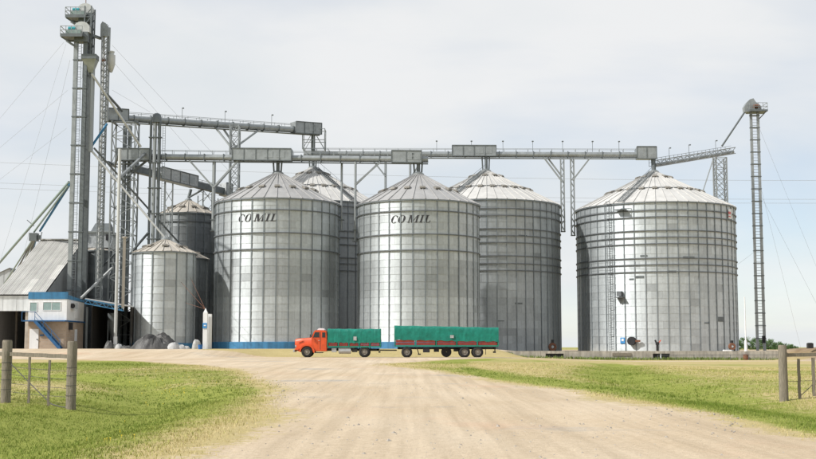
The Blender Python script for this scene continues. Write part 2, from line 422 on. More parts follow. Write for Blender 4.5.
def sheet_obj(name, X, Y, Z, quads, m, attrs):
    me = bpy.data.meshes.new(name); me.vertices.add(len(X)); me.vertices.foreach_set('co', np.stack([X, Y, Z], 1).ravel())
    q = np.asarray(quads, np.int32); me.loops.add(q.size); me.loops.foreach_set('vertex_index', q.ravel())
    me.polygons.add(len(q)); me.polygons.foreach_set('loop_start', np.arange(0, q.size, q.shape[1], dtype=np.int32))
    me.polygons.foreach_set('loop_total', np.full(len(q), q.shape[1], np.int32))
    me.polygons.foreach_set('use_smooth', np.ones(len(q), bool))
    me.update(calc_edges=True); me.validate()
    for k, v in attrs.items():
        a = me.attributes.new(k, 'FLOAT', 'POINT'); a.data.foreach_set('value', np.asarray(v, np.float32))
    me.materials.append(M[m]); o = bpy.data.objects.new(name, me); C.objects.link(o); return reg(o, (0, 0, 0))
ny, nx = XX.shape
idx = np.arange(ny * nx).reshape(ny, nx)
qd = np.stack([idx[:-1, :-1], idx[:-1, 1:], idx[1:, 1:], idx[1:, :-1]], -1).reshape(-1, 4)
props(sheet_obj('ground', xf, yf, zf, qd, 'earth', dict(dirt=dirt, dry=dry, soil=soil)), kind='structure')
# the dirt road: the cells of the same grid that lie inside the road's outline, laid 1 cm higher
ins = (sdist > -.35)[qd].all(1) & (yf[qd] < 129).all(1) & (np.abs(xf[qd]) < 81).all(1)
used, inv = np.unique(qd[ins], return_inverse=True)
props(sheet_obj('dirt_road', xf[used], yf[used], zf[used] + .001 + .011 * sm(-.2, 1.4, sdist[used]), inv.reshape(-1, 4), 'earth', dict(dirt=dirt[used], dry=dry[used], soil=soil[used])), kind='structure')

# grass
def grass(n, y0, y1, h0, h1, wd, name, label):
    yy = np.sqrt(rng.uniform(y0 ** 2, y1 ** 2, n)); xx = rng.uniform(-.46, .46, n) * yy + rng.uniform(-2.5, 2.5, n)
    sdv = signed(xx, yy, ROAD)
    di, dr, so2, _ = masks(xx, yy)
    keep = (sdv < rng.normal(-.35, .35, n)) & (di < .75)
    xx, yy, dr = xx[keep], yy[keep], dr[keep]; n = len(xx)
    patch = np.array([noise.noise((a * .55, b * .4, 9)) for a, b in zip(xx, yy)])
    zz = g(xx, yy)
    V, T, tone = [], [], []
    for k in range(3):
        a = rng.uniform(0, 2 * np.pi, n); hh = rng.uniform(h0, h1, n) * (1 + .7 * np.clip(patch, -.6, 1)); ww = wd * rng.uniform(.6, 1.4, n)
        ox, oy = rng.normal(0, .035, n), rng.normal(0, .035, n); lean = rng.uniform(.2, 1.1, n) * hh; la = rng.uniform(0, 2 * np.pi, n)
        bx, by = xx + ox, yy + oy
        p0 = np.stack([bx - ww * np.cos(a), by - ww * np.sin(a), zz - .01], 1)
        p1 = np.stack([bx + ww * np.cos(a), by + ww * np.sin(a), zz - .01], 1)
        p2 = np.stack([bx + lean * np.cos(la), by + lean * np.sin(la), zz + hh], 1)
        V.append(np.stack([p0, p1, p2], 1).reshape(-1, 3)); t = np.clip(dr * .9 + rng.normal(0, .2, n) - .25 * patch, 0, 1); tone.append(np.repeat(t, 3))
    V = np.concatenate(V); tone = np.concatenate(tone)
    o = sheet_obj(name, V[:, 0], V[:, 1], V[:, 2], np.arange(len(V)).reshape(-1, 3), 'blade', dict(tone=tone))
    props(o, label, 'grass', kind='stuff')
grass(70000, 9, 34, .015, .06, .006, 'grass', 'short yellow green grass on both verges of the dirt road near the fences')
grass(60000, 34, 85, .02, .075, .012, 'grass', 'mown dry grass on the field beyond the fence posts')

# ------------------------------------------------------------------ silos
def az_to_cam(cx, cy): return math.atan2(-cy, -cx)

GLYPH = {}
def strokes(ch):
    """upright bold roman letters as quads in a unit-high box -> (quads, width)"""
    q = []
    def rect(x0, x1, z0, z1, n=3):
        for i in range(n):
            a, b = x0 + (x1 - x0) * i / n, x0 + (x1 - x0) * (i + 1) / n
            q.append([(a, z0), (b, z0), (b, z1), (a, z1)])
    def slant(x0, x1, wd):
        for i in range(4):
            a, b = i / 4, (i + 1) / 4
            q.append([(x0 + (x1 - x0) * a, 1 - a), (x0 + wd + (x1 - x0) * a, 1 - a), (x0 + wd + (x1 - x0) * b, 1 - b), (x0 + (x1 - x0) * b, 1 - b)])
    def ring(cx, rx, a0, a1):
        n = 22
        for i in range(n):
            c = []
            for t in (a0 + (a1 - a0) * i / n, a0 + (a1 - a0) * (i + 1) / n):
                th = .085 + .17 * abs(math.cos(t)) ** 1.3
                c.append(((cx + rx * math.cos(t), .5 + .52 * math.sin(t)), (cx + (rx - th) * math.cos(t), .5 + (.52 - th * .55) * math.sin(t))))
            q.append([c[0][0], c[1][0], c[1][1], c[0][1]])
    if ch == 'C': ring(.42, .42, R_(48), R_(312)); rect(.66, .72, .66, .98, 1); return q, .80
    if ch == 'O': ring(.44, .44, 0, 2 * math.pi); return q, .90
    if ch == 'M':
        rect(.08, .20, 0, 1); slant(.12, .44, .26); q2 = len(q)
        for i in range(4):
            a, b = i / 4, (i + 1) / 4
            q.append([(.92 - .40 * a, 1 - a), (1.0 - .40 * a, 1 - a), (1.0 - .40 * b, 1 - b), (.92 - .40 * b, 1 - b)])
        rect(.92, 1.12, 0, 1); rect(0, .28, 0, .06); rect(.82, 1.22, 0, .06); rect(.02, .2, .94, 1); rect(1.0, 1.22, .94, 1); return q, 1.28
    if ch == 'I': rect(.12, .33, 0, 1); rect(0, .45, 0, .06); rect(0, .45, .94, 1); return q, .52
    if ch == 'L': rect(.12, .33, 0, 1); rect(0, .72, 0, .07, 5); rect(0, .45, .94, 1); rect(.64, .72, 0, .3, 1); return q, .80

def silo(name, label, cx, cy, R, z0, ze, za, nst, rows, rings, roof_m, tone, nvent=0, vent2=0, group=None, base=None, budget=300, hoop=False, nsh=None, cap=.55, stag=True):
    t = thing(name, label, 'silo', (cx, cy, z0 - .15), group)
    o0 = org(t); face = az_to_cam(cx, cy); da = 2 * math.pi / nst; zb = z0
    if base:
        bh, bm = base
        b = MB(); b.lathe([(R + .22, z0 - .15), (R + .22, z0 + bh - .03), (R + .19, z0 + bh), (R - .3, z0 + bh)], (cx, cy, 0), 64)
        b.build('plinth', bm, t, True); zb = z0 + bh
    h = (ze - zb) / rows
    # one curved wall sheet, shared by all its likes
    def sheet_geo(mb, a_mid, z, k=1.0):
        n = 4; vs = []
        for zz, rr in ((z - .03, R + .006), (z - .03, R + .03), (z + h * .5, R + .012), (z + h, R)):
            for i in range(n + 1):
                a = a_mid - da * .496 + da * .992 * i / n; vs.append((rr * math.cos(a), rr * math.sin(a), zz))
        m = n + 1
        fs = [(j * m + i, j * m + i + 1, (j + 1) * m + i + 1, (j + 1) * m + i) for j in range(3) for i in range(n)]
        mb.add(vs, fs)
    proto = MB(); sheet_geo(proto, 0, 0); pm = proto.mesh('sheet', smooth=True); pm.normals_split_custom_set_from_vertices([(math.cos(math.atan2(v.co.y, v.co.x)), math.sin(math.atan2(v.co.y, v.co.x)), 0) for v in pm.vertices]); pm.materials.append(M['sheet'])
    cand = []
    for r in range(rows):
        off = .5 if (stag and r % 2) else 0
        for i in range(nst):
            a = (i + off) * da; d = abs((a - face + math.pi) % (2 * math.pi) - math.pi); cand.append((d, r, a))
    cand.sort(key=lambda c: c[0]); rest = MB()
    rs = random.Random(int(cx * 100)); rt = [rs.uniform(-.035, .035) for _ in range(rows)]
    for k, (d, r, a) in enumerate(cand):
        if k < budget and d < 1.62:
            o = bpy.data.objects.new('sheet', pm); C.objects.link(o); o.parent = t
            o.location = (0, 0, zb + r * h - o0.z); o.rotation_euler = (0, 0, a)
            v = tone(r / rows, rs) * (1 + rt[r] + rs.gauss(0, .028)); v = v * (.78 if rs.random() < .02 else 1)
            o.color = (v, v * 1.003, v * 1.006, 1)
        else:
            sheet_geo(rest, a, zb + r * h)
    rest.v = [(x + cx, y + cy, z) for x, y, z in rest.v]
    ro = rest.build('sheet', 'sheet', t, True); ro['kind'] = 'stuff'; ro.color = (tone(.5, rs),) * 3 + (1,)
    # inner lining keeps the light out of the lap joints
    b = MB(); b.tube((cx, cy, zb - .02), (cx, cy, ze), R - .06, 48, caps=True); b.build('lining', 'galv_dark', t, True)
    sb = MB(); sb.box((R - .005, -.06, 0), (R + .085, .06, ze - zb - .04)); sm_ = sb.mesh('stiffener'); sm_.materials.append(M['stiffener'])
    for i in range(nst):
        o = bpy.data.objects.new('stiffener', sm_); C.objects.link(o); o.parent = t
        o.location = (0, 0, zb - o0.z + .01); o.rotation_euler = (0, 0, (i + .5) * da)
    for z in rings:
        b = MB(); rr, s = R + .13, .055
        b.lathe([(rr - s, z - s), (rr + s, z - s), (rr + s, z + s), (rr - s, z + s), (rr - s, z - s)], (cx, cy, 0), 72)
        b.build('wind_ring', 'ring', t)
    # roof
    b = MB(); b.lathe([(R + .02, ze - .16), (R + .2, ze - .16), (R + .2, ze - .03)], (cx, cy, 0), 72); b.build('eave', 'stiffener', t, True)
    npn = nsh or nst; dp = 2 * math.pi / npn; Re = R + .24; zc = za - .35
    slope = (zc - ze) / (Re - cap)
    pb = MB(); n = 2; vs = []
    for rr, zz in ((Re, ze - .02), ((Re + cap) * .5, (ze + zc) / 2), (cap, zc)):
        for i in range(n + 1):
            a = -dp / 2 + dp * i / n; vs.append((rr * math.cos(a), rr * math.sin(a), zz - o0.z))
    pb.add(vs, [(j * 3 + i, j * 3 + i + 1, j * 3 + i + 4, j * 3 + i + 3) for j in range(2) for i in range(2)])
    a = dp / 2; u = Vector((math.cos(a), math.sin(a), 0))
    pb.bar(u * Re + Vector((0, 0, ze + .02 - o0.z)), u * cap + Vector((0, 0, zc + .03 - o0.z)), .08, .10)
    rm = pb.mesh('roof_panel'); rm.materials.append(M[roof_m])
    for i in range(npn):
        o = bpy.data.objects.new('roof_panel', rm); C.objects.link(o); o.parent = t; o.rotation_euler = (0, 0, i * dp)
        v = 1 + rs.gauss(0, .018); o.color = (v, v, v, 1)
    b = MB(); b.lathe([(cap + .12, zc - .06), (cap + .12, zc + .12), (cap * .75, zc + .3), (cap * .6, za), (0, za)], (cx, cy, 0), 20); b.build('roof_cap', 'galv', t, True)
    def zr(rr): return ze + (Re - rr) * slope
    # hooded vents
    vb = MB()
    vb.prism([(-.30, -.08), (.26, -.08), (.32, .05), (.18, .15), (-.30, .09)], -.31, .31)
    vm = vb.mesh('roof_vent'); vm.materials.append(M['vent'])
    for cnt, fr in ((nvent, .42), (vent2, .83)):
        for i in range(cnt):
            a = 2 * math.pi * (i + .25) / cnt; rr = cap + (Re - cap) * (1 - fr) if fr < .6 else cap + (Re - cap) * (1 - fr)
            o = bpy.data.objects.new('roof_vent', vm); C.objects.link(o); o.parent = t
            o.location = (rr * math.cos(a), rr * math.sin(a), zr(rr) - o0.z + .12); o.rotation_euler = (0, math.atan(slope) * .8, a)
    if hoop:
        rr = cap + (Re - cap) * .56; b = MB(); z = zr(rr) + .1
        b.lathe([(rr - .06, z - .05), (rr + .06, z - .08), (rr + .06, z), (rr - .06, z + .03), (rr - .06, z - .05)], (cx, cy, 0), 64); b.build('roof_hoop', 'ring', t)
    t['_'] = 0; del t['_']
    return dict(t=t, cx=cx, cy=cy, R=R, z0=z0, ze=ze, za=za, zr=zr, face=face, Re=Re, cap=cap)

def lettering(s, u0, z, hgt, wid):
    """COMIL painted round the wall, leaning to the right"""
    mb = MB(); x = 0; items = []
    for ch in 'CO MIL':
        if ch == ' ': x += .28; continue
        q, wd = strokes(ch); items.append((x, q)); x += wd + .06
    sc = wid / (x + .2)
    for x0, q in items:
        for quad in q:
            vs = []
            for (a, b) in quad:
                d = (x0 + a + b * .28) * sc + u0; an = -math.pi / 2 + d / s['R']; rr = s['R'] + .042
                vs.append((s['cx'] + rr * math.cos(an), s['cy'] + rr * math.sin(an), z + b * hgt))
            mb.add(vs, [(0, 1, 2, 3)])
    mb.build('lettering', 'lettering', s['t'])

def roof_stair(s, az, m='stiffener'):
    """narrow stair with handrail up the cone"""
    c = Vector((s['cx'], s['cy'], 0)); u = Vector((math.cos(az), math.sin(az), 0)); n = Vector((-u.y, u.x, 0)); b = MB()
    r0, r1 = s['Re'] - .1, s['cap'] + .15
    for k in (-.38, .38):
        p = c + u * r0 + n * k + Vector((0, 0, s['zr'](r0) + .16)); q = c + u * r1 + n * k + Vector((0, 0, s['zr'](r1) + .16)); b.bar(p, q, .05, .12)
        if k < 0: continue
        for j in range(7):
            e = p.lerp(q, j / 6); b.bar(e, e + Vector((0, 0, .8)), .03)
        b.bar(p + Vector((0, 0, .8)), q + Vector((0, 0, .8)), .035)
    for j in range(26):
        rr = r0 + (r1 - r0) * (j + .5) / 26; e = c + u * rr + Vector((0, 0, s['zr'](rr) + .2)); b.bar(e - n * .38, e + n * .38, .2, .04)
    b.build('roof_stair', m, s['t'])

def wall_ladder(s, az, z0, z1):
    c = Vector((s['cx'], s['cy'], 0)); u = Vector((math.cos(az), math.sin(az), 0)); n = Vector((-u.y, u.x, 0)); b = MB(); r = s['R'] + .28
    for k in (-.22, .22): b.bar(c + u * r + n * k + Vector((0, 0, z0)), c + u * r + n * k + Vector((0, 0, z1)), .05)
    z = z0 + .15
    while z < z1: b.bar(c + u * r - n * .22 + Vector((0, 0, z)), c + u * r + n * .22 + Vector((0, 0, z)), .03); z += .3
    z = z0 + 2.3
    while z < z1:
        pts = [c + u * (r + .36 * math.sin(t)) + n * (.36 * math.cos(t)) + Vector((0, 0, z)) for t in np.linspace(0, math.pi, 7)]
        for p, q in zip(pts[:-1], pts[1:]): b.bar(p, q, .03)
        z += 1.1
    for t in np.linspace(.5, math.pi - .5, 3):
        p = c + u * (r + .36 * math.sin(t)) + n * (.36 * math.cos(t)); b.bar(p + Vector((0, 0, z0 + 2.3)), p + Vector((0, 0, z1)), .03)
    b.build('ladder', 'stiffener', s['t'])

def zf_(px, py, Y): return P(px, py, Y).z
def tone_plain(lo, hi):
    return lambda f, r: lo + (hi - lo) * r.random()
def tone_band(f, r):            # the COMIL bins: a course of duller sheets between paler ones
    return (.80 if .30 < f < .54 else .98 if f <= .30 else .93) + r.uniform(-.03, .03)

YA, YB, YC, YD, YE = 139.0, 137.5, 160.0, 158.5, 157.5
ax_ = P(276.5, 300, YA).x; bx_ = P(418.5, 300, YB).x; cxx = P(312, 300, YC).x; dxx = P(487, 300, YD).x; exx = P(656.5, 300, YE).x
RA, RB, RC, RD, RE = 7.18, 6.99, 9.4, 9.72, 10.3
SA = silo('grain_silo', 'grey corrugated grain silo lettered COMIL directly behind the orange truck cab', ax_, YA, RA, 1.22, zf_(276, 197.4, YA - RA), zf_(277, 171, YA), 32, 19,
          [zf_(276, y, YA - RA) for y in (209.7, 232.6, 249)], 'roof_grey', tone_band, nvent=16, base=(.8, 'blue_paint'))
SB = silo('grain_silo', 'grey corrugated grain silo lettered COMIL behind the gap between truck and trailer', bx_, YB, RB, 1.22, zf_(418, 199, YB - RB), zf_(418, 172, YB), 32, 19,
          [zf_(418, y, YB - RB) for y in (210.7, 234, 250)], 'roof_grey', tone_band, nvent=16, base=(.8, 'blue_paint'))
SC = silo('grain_silo', 'pale roofed silo at the back, seen between the two lettered silos', cxx, YC, RC, 1.2, zf_(312, 199.5, YC - RC), zf_(311, 166, YC), 48, 20,
          [zf_(312, y, YC - RC) for y in (205, 212, 230, 236.5, 243.7, 257, 263, 270)], 'roof_white', tone_plain(.45, .58), nvent=24, vent2=10, budget=110, hoop=True)  # shade of the gap between the front silos put into the low sheet tone
SD = silo('grain_silo', 'wide pale roofed ringed silo between the right lettered silo and a sky gap', dxx, YD, RD, .95, zf_(487, 198.6, YD - RD), zf_(487, 169, YD), 48, 20,
          [zf_(487, y, YD - RD) for y in (208.3, 215.3, 228.6, 235.5, 242.4, 255.7, 263.4, 270.3)], 'roof_white', tone_plain(.69, .79), nvent=24, vent2=10, hoop=True)
SE = silo('grain_silo', 'big shiny pale roofed silo standing alone on the right with a caged ladder', exx, YE, RE, .95, zf_(656, 201.2, YE - RE), zf_(655, 170, YE), 48, 20,
          [zf_(656, y, YE - RE) for y in (210, 216.6, 230.3, 237, 243.6, 258, 264.5, 271.6)], 'roof_white', tone_plain(.98, 1.09), nvent=24, vent2=10, hoop=True)
fx, gx, hx = P(164, 300, 134).x, P(178, 300, 143.2).x, P(187.5, 250, 152).x
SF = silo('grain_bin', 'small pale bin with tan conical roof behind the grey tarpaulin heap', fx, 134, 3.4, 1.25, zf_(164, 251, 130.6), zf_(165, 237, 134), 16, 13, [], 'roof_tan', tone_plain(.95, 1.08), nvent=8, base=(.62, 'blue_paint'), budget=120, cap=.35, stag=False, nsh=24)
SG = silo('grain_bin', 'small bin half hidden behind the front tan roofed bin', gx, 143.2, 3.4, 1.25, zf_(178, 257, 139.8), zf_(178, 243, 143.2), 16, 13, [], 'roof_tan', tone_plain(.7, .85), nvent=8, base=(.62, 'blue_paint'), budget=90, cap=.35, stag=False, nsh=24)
SH = silo('grain_bin', 'tall dark bin with conical roof under the sloping covered conveyor', hx, 152, 3.6, 1.25, zf_(187, 212, 148.4), zf_(187, 198, 152), 20, 19, [zf_(187, y, 148.4) for y in (221, 252)], 'roof_tan', tone_plain(.42, .52), nvent=10, budget=150, cap=.35)  # this bin's shade put into its low sheet tone
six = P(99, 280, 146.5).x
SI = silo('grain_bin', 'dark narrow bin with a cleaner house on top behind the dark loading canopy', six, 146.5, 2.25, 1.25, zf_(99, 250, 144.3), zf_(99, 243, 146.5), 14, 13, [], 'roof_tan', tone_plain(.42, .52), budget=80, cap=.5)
s9 = F / (YA - RA)
lettering(SA, (241 - 276.5) / s9, zf_(276, 221.2, YA - RA), .84, 4.9)
lettering(SB, (388.5 - 418.5) / (F / (YB - RB)), zf_(418, 222.6, YB - RB), .84, 4.8)
def cam_az(s, px):              # azimuth on the wall that shows at a column of the photograph
    u = (px - CX) / F; best = None
    for k in range(-85, 86):
        a = s['face'] + R_(k); x, y = s['cx'] + s['R'] * math.cos(a), s['cy'] + s['R'] * math.sin(a); e = abs(x / y - u)
        if best is None or e < best[0]: best = (e, a)
    return best[1]
aE = cam_az(SE, 611)
wall_ladder(SE, aE, 1.0, SE['ze'] + .3)
roof_stair(SE, cam_az(SE, 622)); roof_stair(SD, cam_az(SD, 449)); roof_stair(SC, cam_az(SC, 352))
def on_wall(s, px, z, off=0):
    a = cam_az(s, px); u = Vector((math.cos(a), math.sin(a), 0)); return Vector((s['cx'], s['cy'], z)) + u * (s['R'] + off), u, Vector((-u.y, u.x, 0))
# service decks, signs and ports on the big right silo
b = MB(); p, u, n = on_wall(SE, 623, SE['ze'] - .9, .1)
b.bar(p, p + u * .8, 1.5, .08); 
for k in (-.7, .7):
    b.bar(p + n * k + u * .75, p + n * k + u * .75 + Vector((0, 0, 1)), .05); b.bar(p + n * k, p + n * k + u * .75 + Vector((0, 0, 0)), .06)
b.bar(p - n * .7 + u * .75 + Vector((0, 0, 1)), p + n * .7 + u * .75 + Vector((0, 0, 1)), .05); b.build('eave_deck', 'galv_dark', SE['t'])
b = MB(); zz = zf_(620, 297, 148); p, u, n = on_wall(SE, 620.5, zz, .08)
b.bar(p, p + u * .75, 1.1, .1); b.bar(p + Vector((0, 0, .45)), p + u * .5 + Vector((0, 0, .45)), .6, .6); b.bar(p + u * .3 + Vector((0, 0, -.5)), p + u * .3, .2); b.build('hatch_deck', 'ring', SE['t'])
def plate(s, px, z, wd, hg, m, name, off=.1):
    p, u, n = on_wall(s, px, z, off); b = MB(); b.bar(p - n * wd / 2, p + n * wd / 2, .03, hg); return b.build(name, m, s['t'])
zz = zf_(622, 340.5, 148)
q = plate(SE, 622, zz, .62, .75, 'sign_blue', 'sign'); plate(SE, 622, zz + .08, .3, .3, 'white_paint', 'sign_mark', .13)
q = plate(SE, 730.5, SE['ze'] - 1.15, 1.0, 1.25, 'white_paint', 'sign', .16); plate(SE, 730.2, SE['ze'] - 1.05, .7, .32, 'sign_red', 'sign_mark', .2); plate(SE, 730.2, SE['ze'] - 1.5, .6, .14, 'sign_red', 'sign_mark', .2)
p, u, n = on_wall(SE, 631, zf_(631, 341, 148), 0)
b = MB(); b.tube(p, p + u * .6, .52, 20); b.build('inlet_duct', 'dark', SE['t'], True)
b = MB(); b.bar(p + n * .52 + u * .5, p + n * 1.1 + u * .3, .25); b.build('duct_motor', 'rust', SE['t'])
# dark repair patches and open joints on the big silos
for s, spots in ((SE, [(640, 277, 1.0, .3), (631, 279, .6, .2), (644, 256, .9, .2), (689, 258, 1.5, .28), (672, 272, 1.0, .25), (720, 319, 1.3, .6), (706, 323, .7, .15)]), (SD, [(519, 303.5, 1.0, .22), (500, 321, .9, .1), (523, 235.5, 1.2, .15)])):
    for px, py, wd, hg in spots: plate(s, px, zf_(px, py, s['cy'] - s['R'] + .8), wd, hg, 'galv_dark', 'patch', .03)

# ------------------------------------------------------------------ small plant at the silo feet
def fan(px, py, Y, r, label, body, ang=0):
    p = P(px, py, Y); zg = .95
    t = thing('aeration_fan', label, 'fan', (p.x, p.y, zg))
    b = MB(); b.lathe([(r * .45, -.28), (r * .95, -.28), (r, -.2), (r, .2), (r * .95, .28), (r * .45, .28), (r * .45, -.28)], (p.x, p.y, p.z), 20, 'y'); b.build('housing', body, t, True)
    b = MB(); b.tube((p.x, p.y - .3, p.z), (p.x, p.y + .1, p.z), r * .32, 12); b.build('motor', 'tank_grey', t, True)
    b = MB(); b.box((p.x - r * .3, p.y - .22, p.z + r * .9), (p.x + r * .3, p.y + .22, p.z + r * 1.75)); b.build('outlet', 'plastic_black', t)
    b = MB(); b.box((p.x - r * .8, p.y - .2, zg), (p.x - r * .55, p.y + .2, p.z - r * .5)); b.box((p.x + r * .55, p.y - .2, zg), (p.x + r * .8, p.y + .2, p.z - r * .5)); b.build('foot', 'chassis', t)
fan(732, 346.5, 145.5, .42, 'rust orange fan with black outlet at the right foot of the big silo', 'rust')
fan(552.5, 346.8, 148, .5, 'brown ring shaped fan at the foot of the wide ringed silo', 'rust')
p = P(657.5, 350, 146)
t = thing('outlet_valve', 'black outlet valve with raised orange lever at the foot of the big silo', 'valve', (p.x, p.y, .95))
b = MB(); b.tube((p.x, p.y, .95), (p.x, p.y, 1.75), .16, 12); b.tube((p.x, p.y, 1.7), (p.x, p.y, 2.05), .22, 12); b.build('body', 'plastic_black', t, True)
b = MB(); b.bar((p.x + .1, p.y, 1.85), (p.x + .42, p.y, 2.3), .1); b.build('lever', 'orange', t)
b = MB(); b.bar((p.x - .1, p.y, 1.9), (p.x - .24, p.y + .1, 2.3), .16); b.build('actuator', 'plastic_black', t)

# retaining wall before the two right silos
t = thing('retaining_wall', 'long weathered concrete wall holding the ground before the two right silos', 'wall', (10, WALL_Y, -.1))
segs = []; xw = 9.2; openings = [(P(545.5, 355, WALL_Y).x, P(563.5, 355, WALL_Y).x, .02, .72), (P(652.5, 355, WALL_Y).x, P(669.5, 355, WALL_Y).x, .2, .72)]
rs = random.Random(4)
while xw < 42:
    x1 = min(xw + rs.uniform(2.6, 3.4), 42.0)
    b = MB(); cuts = [o for o in openings if o[0] < x1 and o[1] > xw]; lo = xw + .006; hi = x1 - .006; th = rs.uniform(-.012, .012); tz = 1.0 + rs.uniform(-.025, .025)
    if not cuts: b.box((lo, WALL_Y - .2 + th, -.15), (hi, WALL_Y + .3, tz))
    else:
        for o in cuts:
            a, c = max(lo, o[0]), min(hi, o[1])
            if a - lo > .01: b.box((lo, WALL_Y - .2 + th, -.15), (a, WALL_Y + .3, tz))
            if hi - c > .01: b.box((c, WALL_Y - .2 + th, -.15), (hi, WALL_Y + .3, tz))
            b.box((a, WALL_Y - .2 + th, o[3]), (c, WALL_Y + .3, tz)); b.box((a, WALL_Y - .2 + th, -.15), (c, WALL_Y + .3, o[2]))
    b.build('wall_panel', 'concrete', t); xw = x1
for o in openings:
    b = MB(); b.box((o[0] - .1, WALL_Y - .06, -.1), (o[1] + .1, WALL_Y + .25, .9)); b.build('tunnel_shade', 'dark', t)  # dark box in each opening stands in for the shade inside
b = MB(); b.bar((P(660.5, 355, WALL_Y).x, WALL_Y - .1, .2), (P(660.5, 355, WALL_Y).x, WALL_Y - .1, .72), .12); b.build('opening_post', 'white_paint', t)
p0 = P(617, 353, WALL_Y); b = MB(); b.box((P(612, 353, WALL_Y).x, WALL_Y - .26, .45), (P(631, 353, WALL_Y).x, WALL_Y - .21, .78)); b.build('board', 'wood', t)
b = MB(); x = 30.0
b.bar((27.5, WALL_Y - 1.2, .55), (41.5, WALL_Y - 1.2, .6), .045)
for k in range(8): b.bar((27.5 + 2 * k, WALL_Y - 1.2, -.1), (27.5 + 2 * k, WALL_Y - 1.2, .58), .045)
props(b.build('low_rail', 'galv_dark', None, origin=(27.5, WALL_Y - 1.2, -.1)), 'low grey pipe rail running before the right end of the concrete wall', 'rail')
p = P(746, 350, 137); t = thing('flag_pole', 'slim white pole with thick foot right of the big silo', 'pole', (p.x, 137, .95))
b = MB(); b.tube((p.x, 137, .95), (p.x, 137, zf_(746, 297, 137)), .085, 10, .06); b.build('shaft', 'white_paint', t, True)
b = MB(); b.tube((p.x, 137, .95), (p.x, 137, 2.2), .2, 10, .17); b.build('foot', 'white_paint', t, True)
p = P(810, 345, 128)
b = MB(); b.box((p.x - .28, 127.7, 1.3), (p.x + .28, 128.3, 1.86)); b.box((p.x - .2, 127.75, 1.86), (p.x + .2, 128.25, 1.9))
props(b.build('plastic_tank', 'plastic_black', None, origin=(p.x, 128, 1.3), bevel=.03), 'small black box on the brown earth mound', 'box')
b = MB(); p = P(727, 350, 135); b.box((p.x - .45, 134.6, .95), (p.x + .45, 135.2, 1.14))
props(b.build('concrete_block', 'white_paint', None, origin=(p.x, 135, .95), bevel=.03), 'low white block on the wall edge left of the rust orange fan', 'block')
p = P(745.5, 356.5, WALL_Y - .5)
b = MB(); b.lathe([(.02, 0), (.32, 0), (.33, .3), (.29, .34), (.3, .62), (.02, .66)], (p.x, WALL_Y - .6, gz(p.x, WALL_Y - .6)), 12)
props(b.build('drum', 'rust', None, True, origin=(p.x, WALL_Y - .6, 0)), 'rusty red drum standing before the concrete wall', 'drum')
# weeds at the wall foot
V = []; 
for k in range(2600):
    x = random.uniform(11, 41) if random.random() < .4 else random.gauss(random.choice([21, 23, 29, 31, 34.5]), 1.6); y = WALL_Y - .3 - abs(random.gauss(0, .35)); z = gz(x, y); h = random.uniform(.1, .42); a = random.uniform(0, 6.28)
    V.append((x, y, z, h, a))
b = MB()
for x, y, z, h, a in V:
    c, s = math.cos(a) * .05, math.sin(a) * .05; b.add([(x - c, y - s, z - .02), (x + c, y + s, z - .02), (x + random.gauss(0, .12), y + random.gauss(0, .12), z + h)], [(0, 1, 2)])
props(b.build('weeds', 'weed', None), 'fresh green weeds along the foot of the concrete wall', 'weeds', kind='stuff')

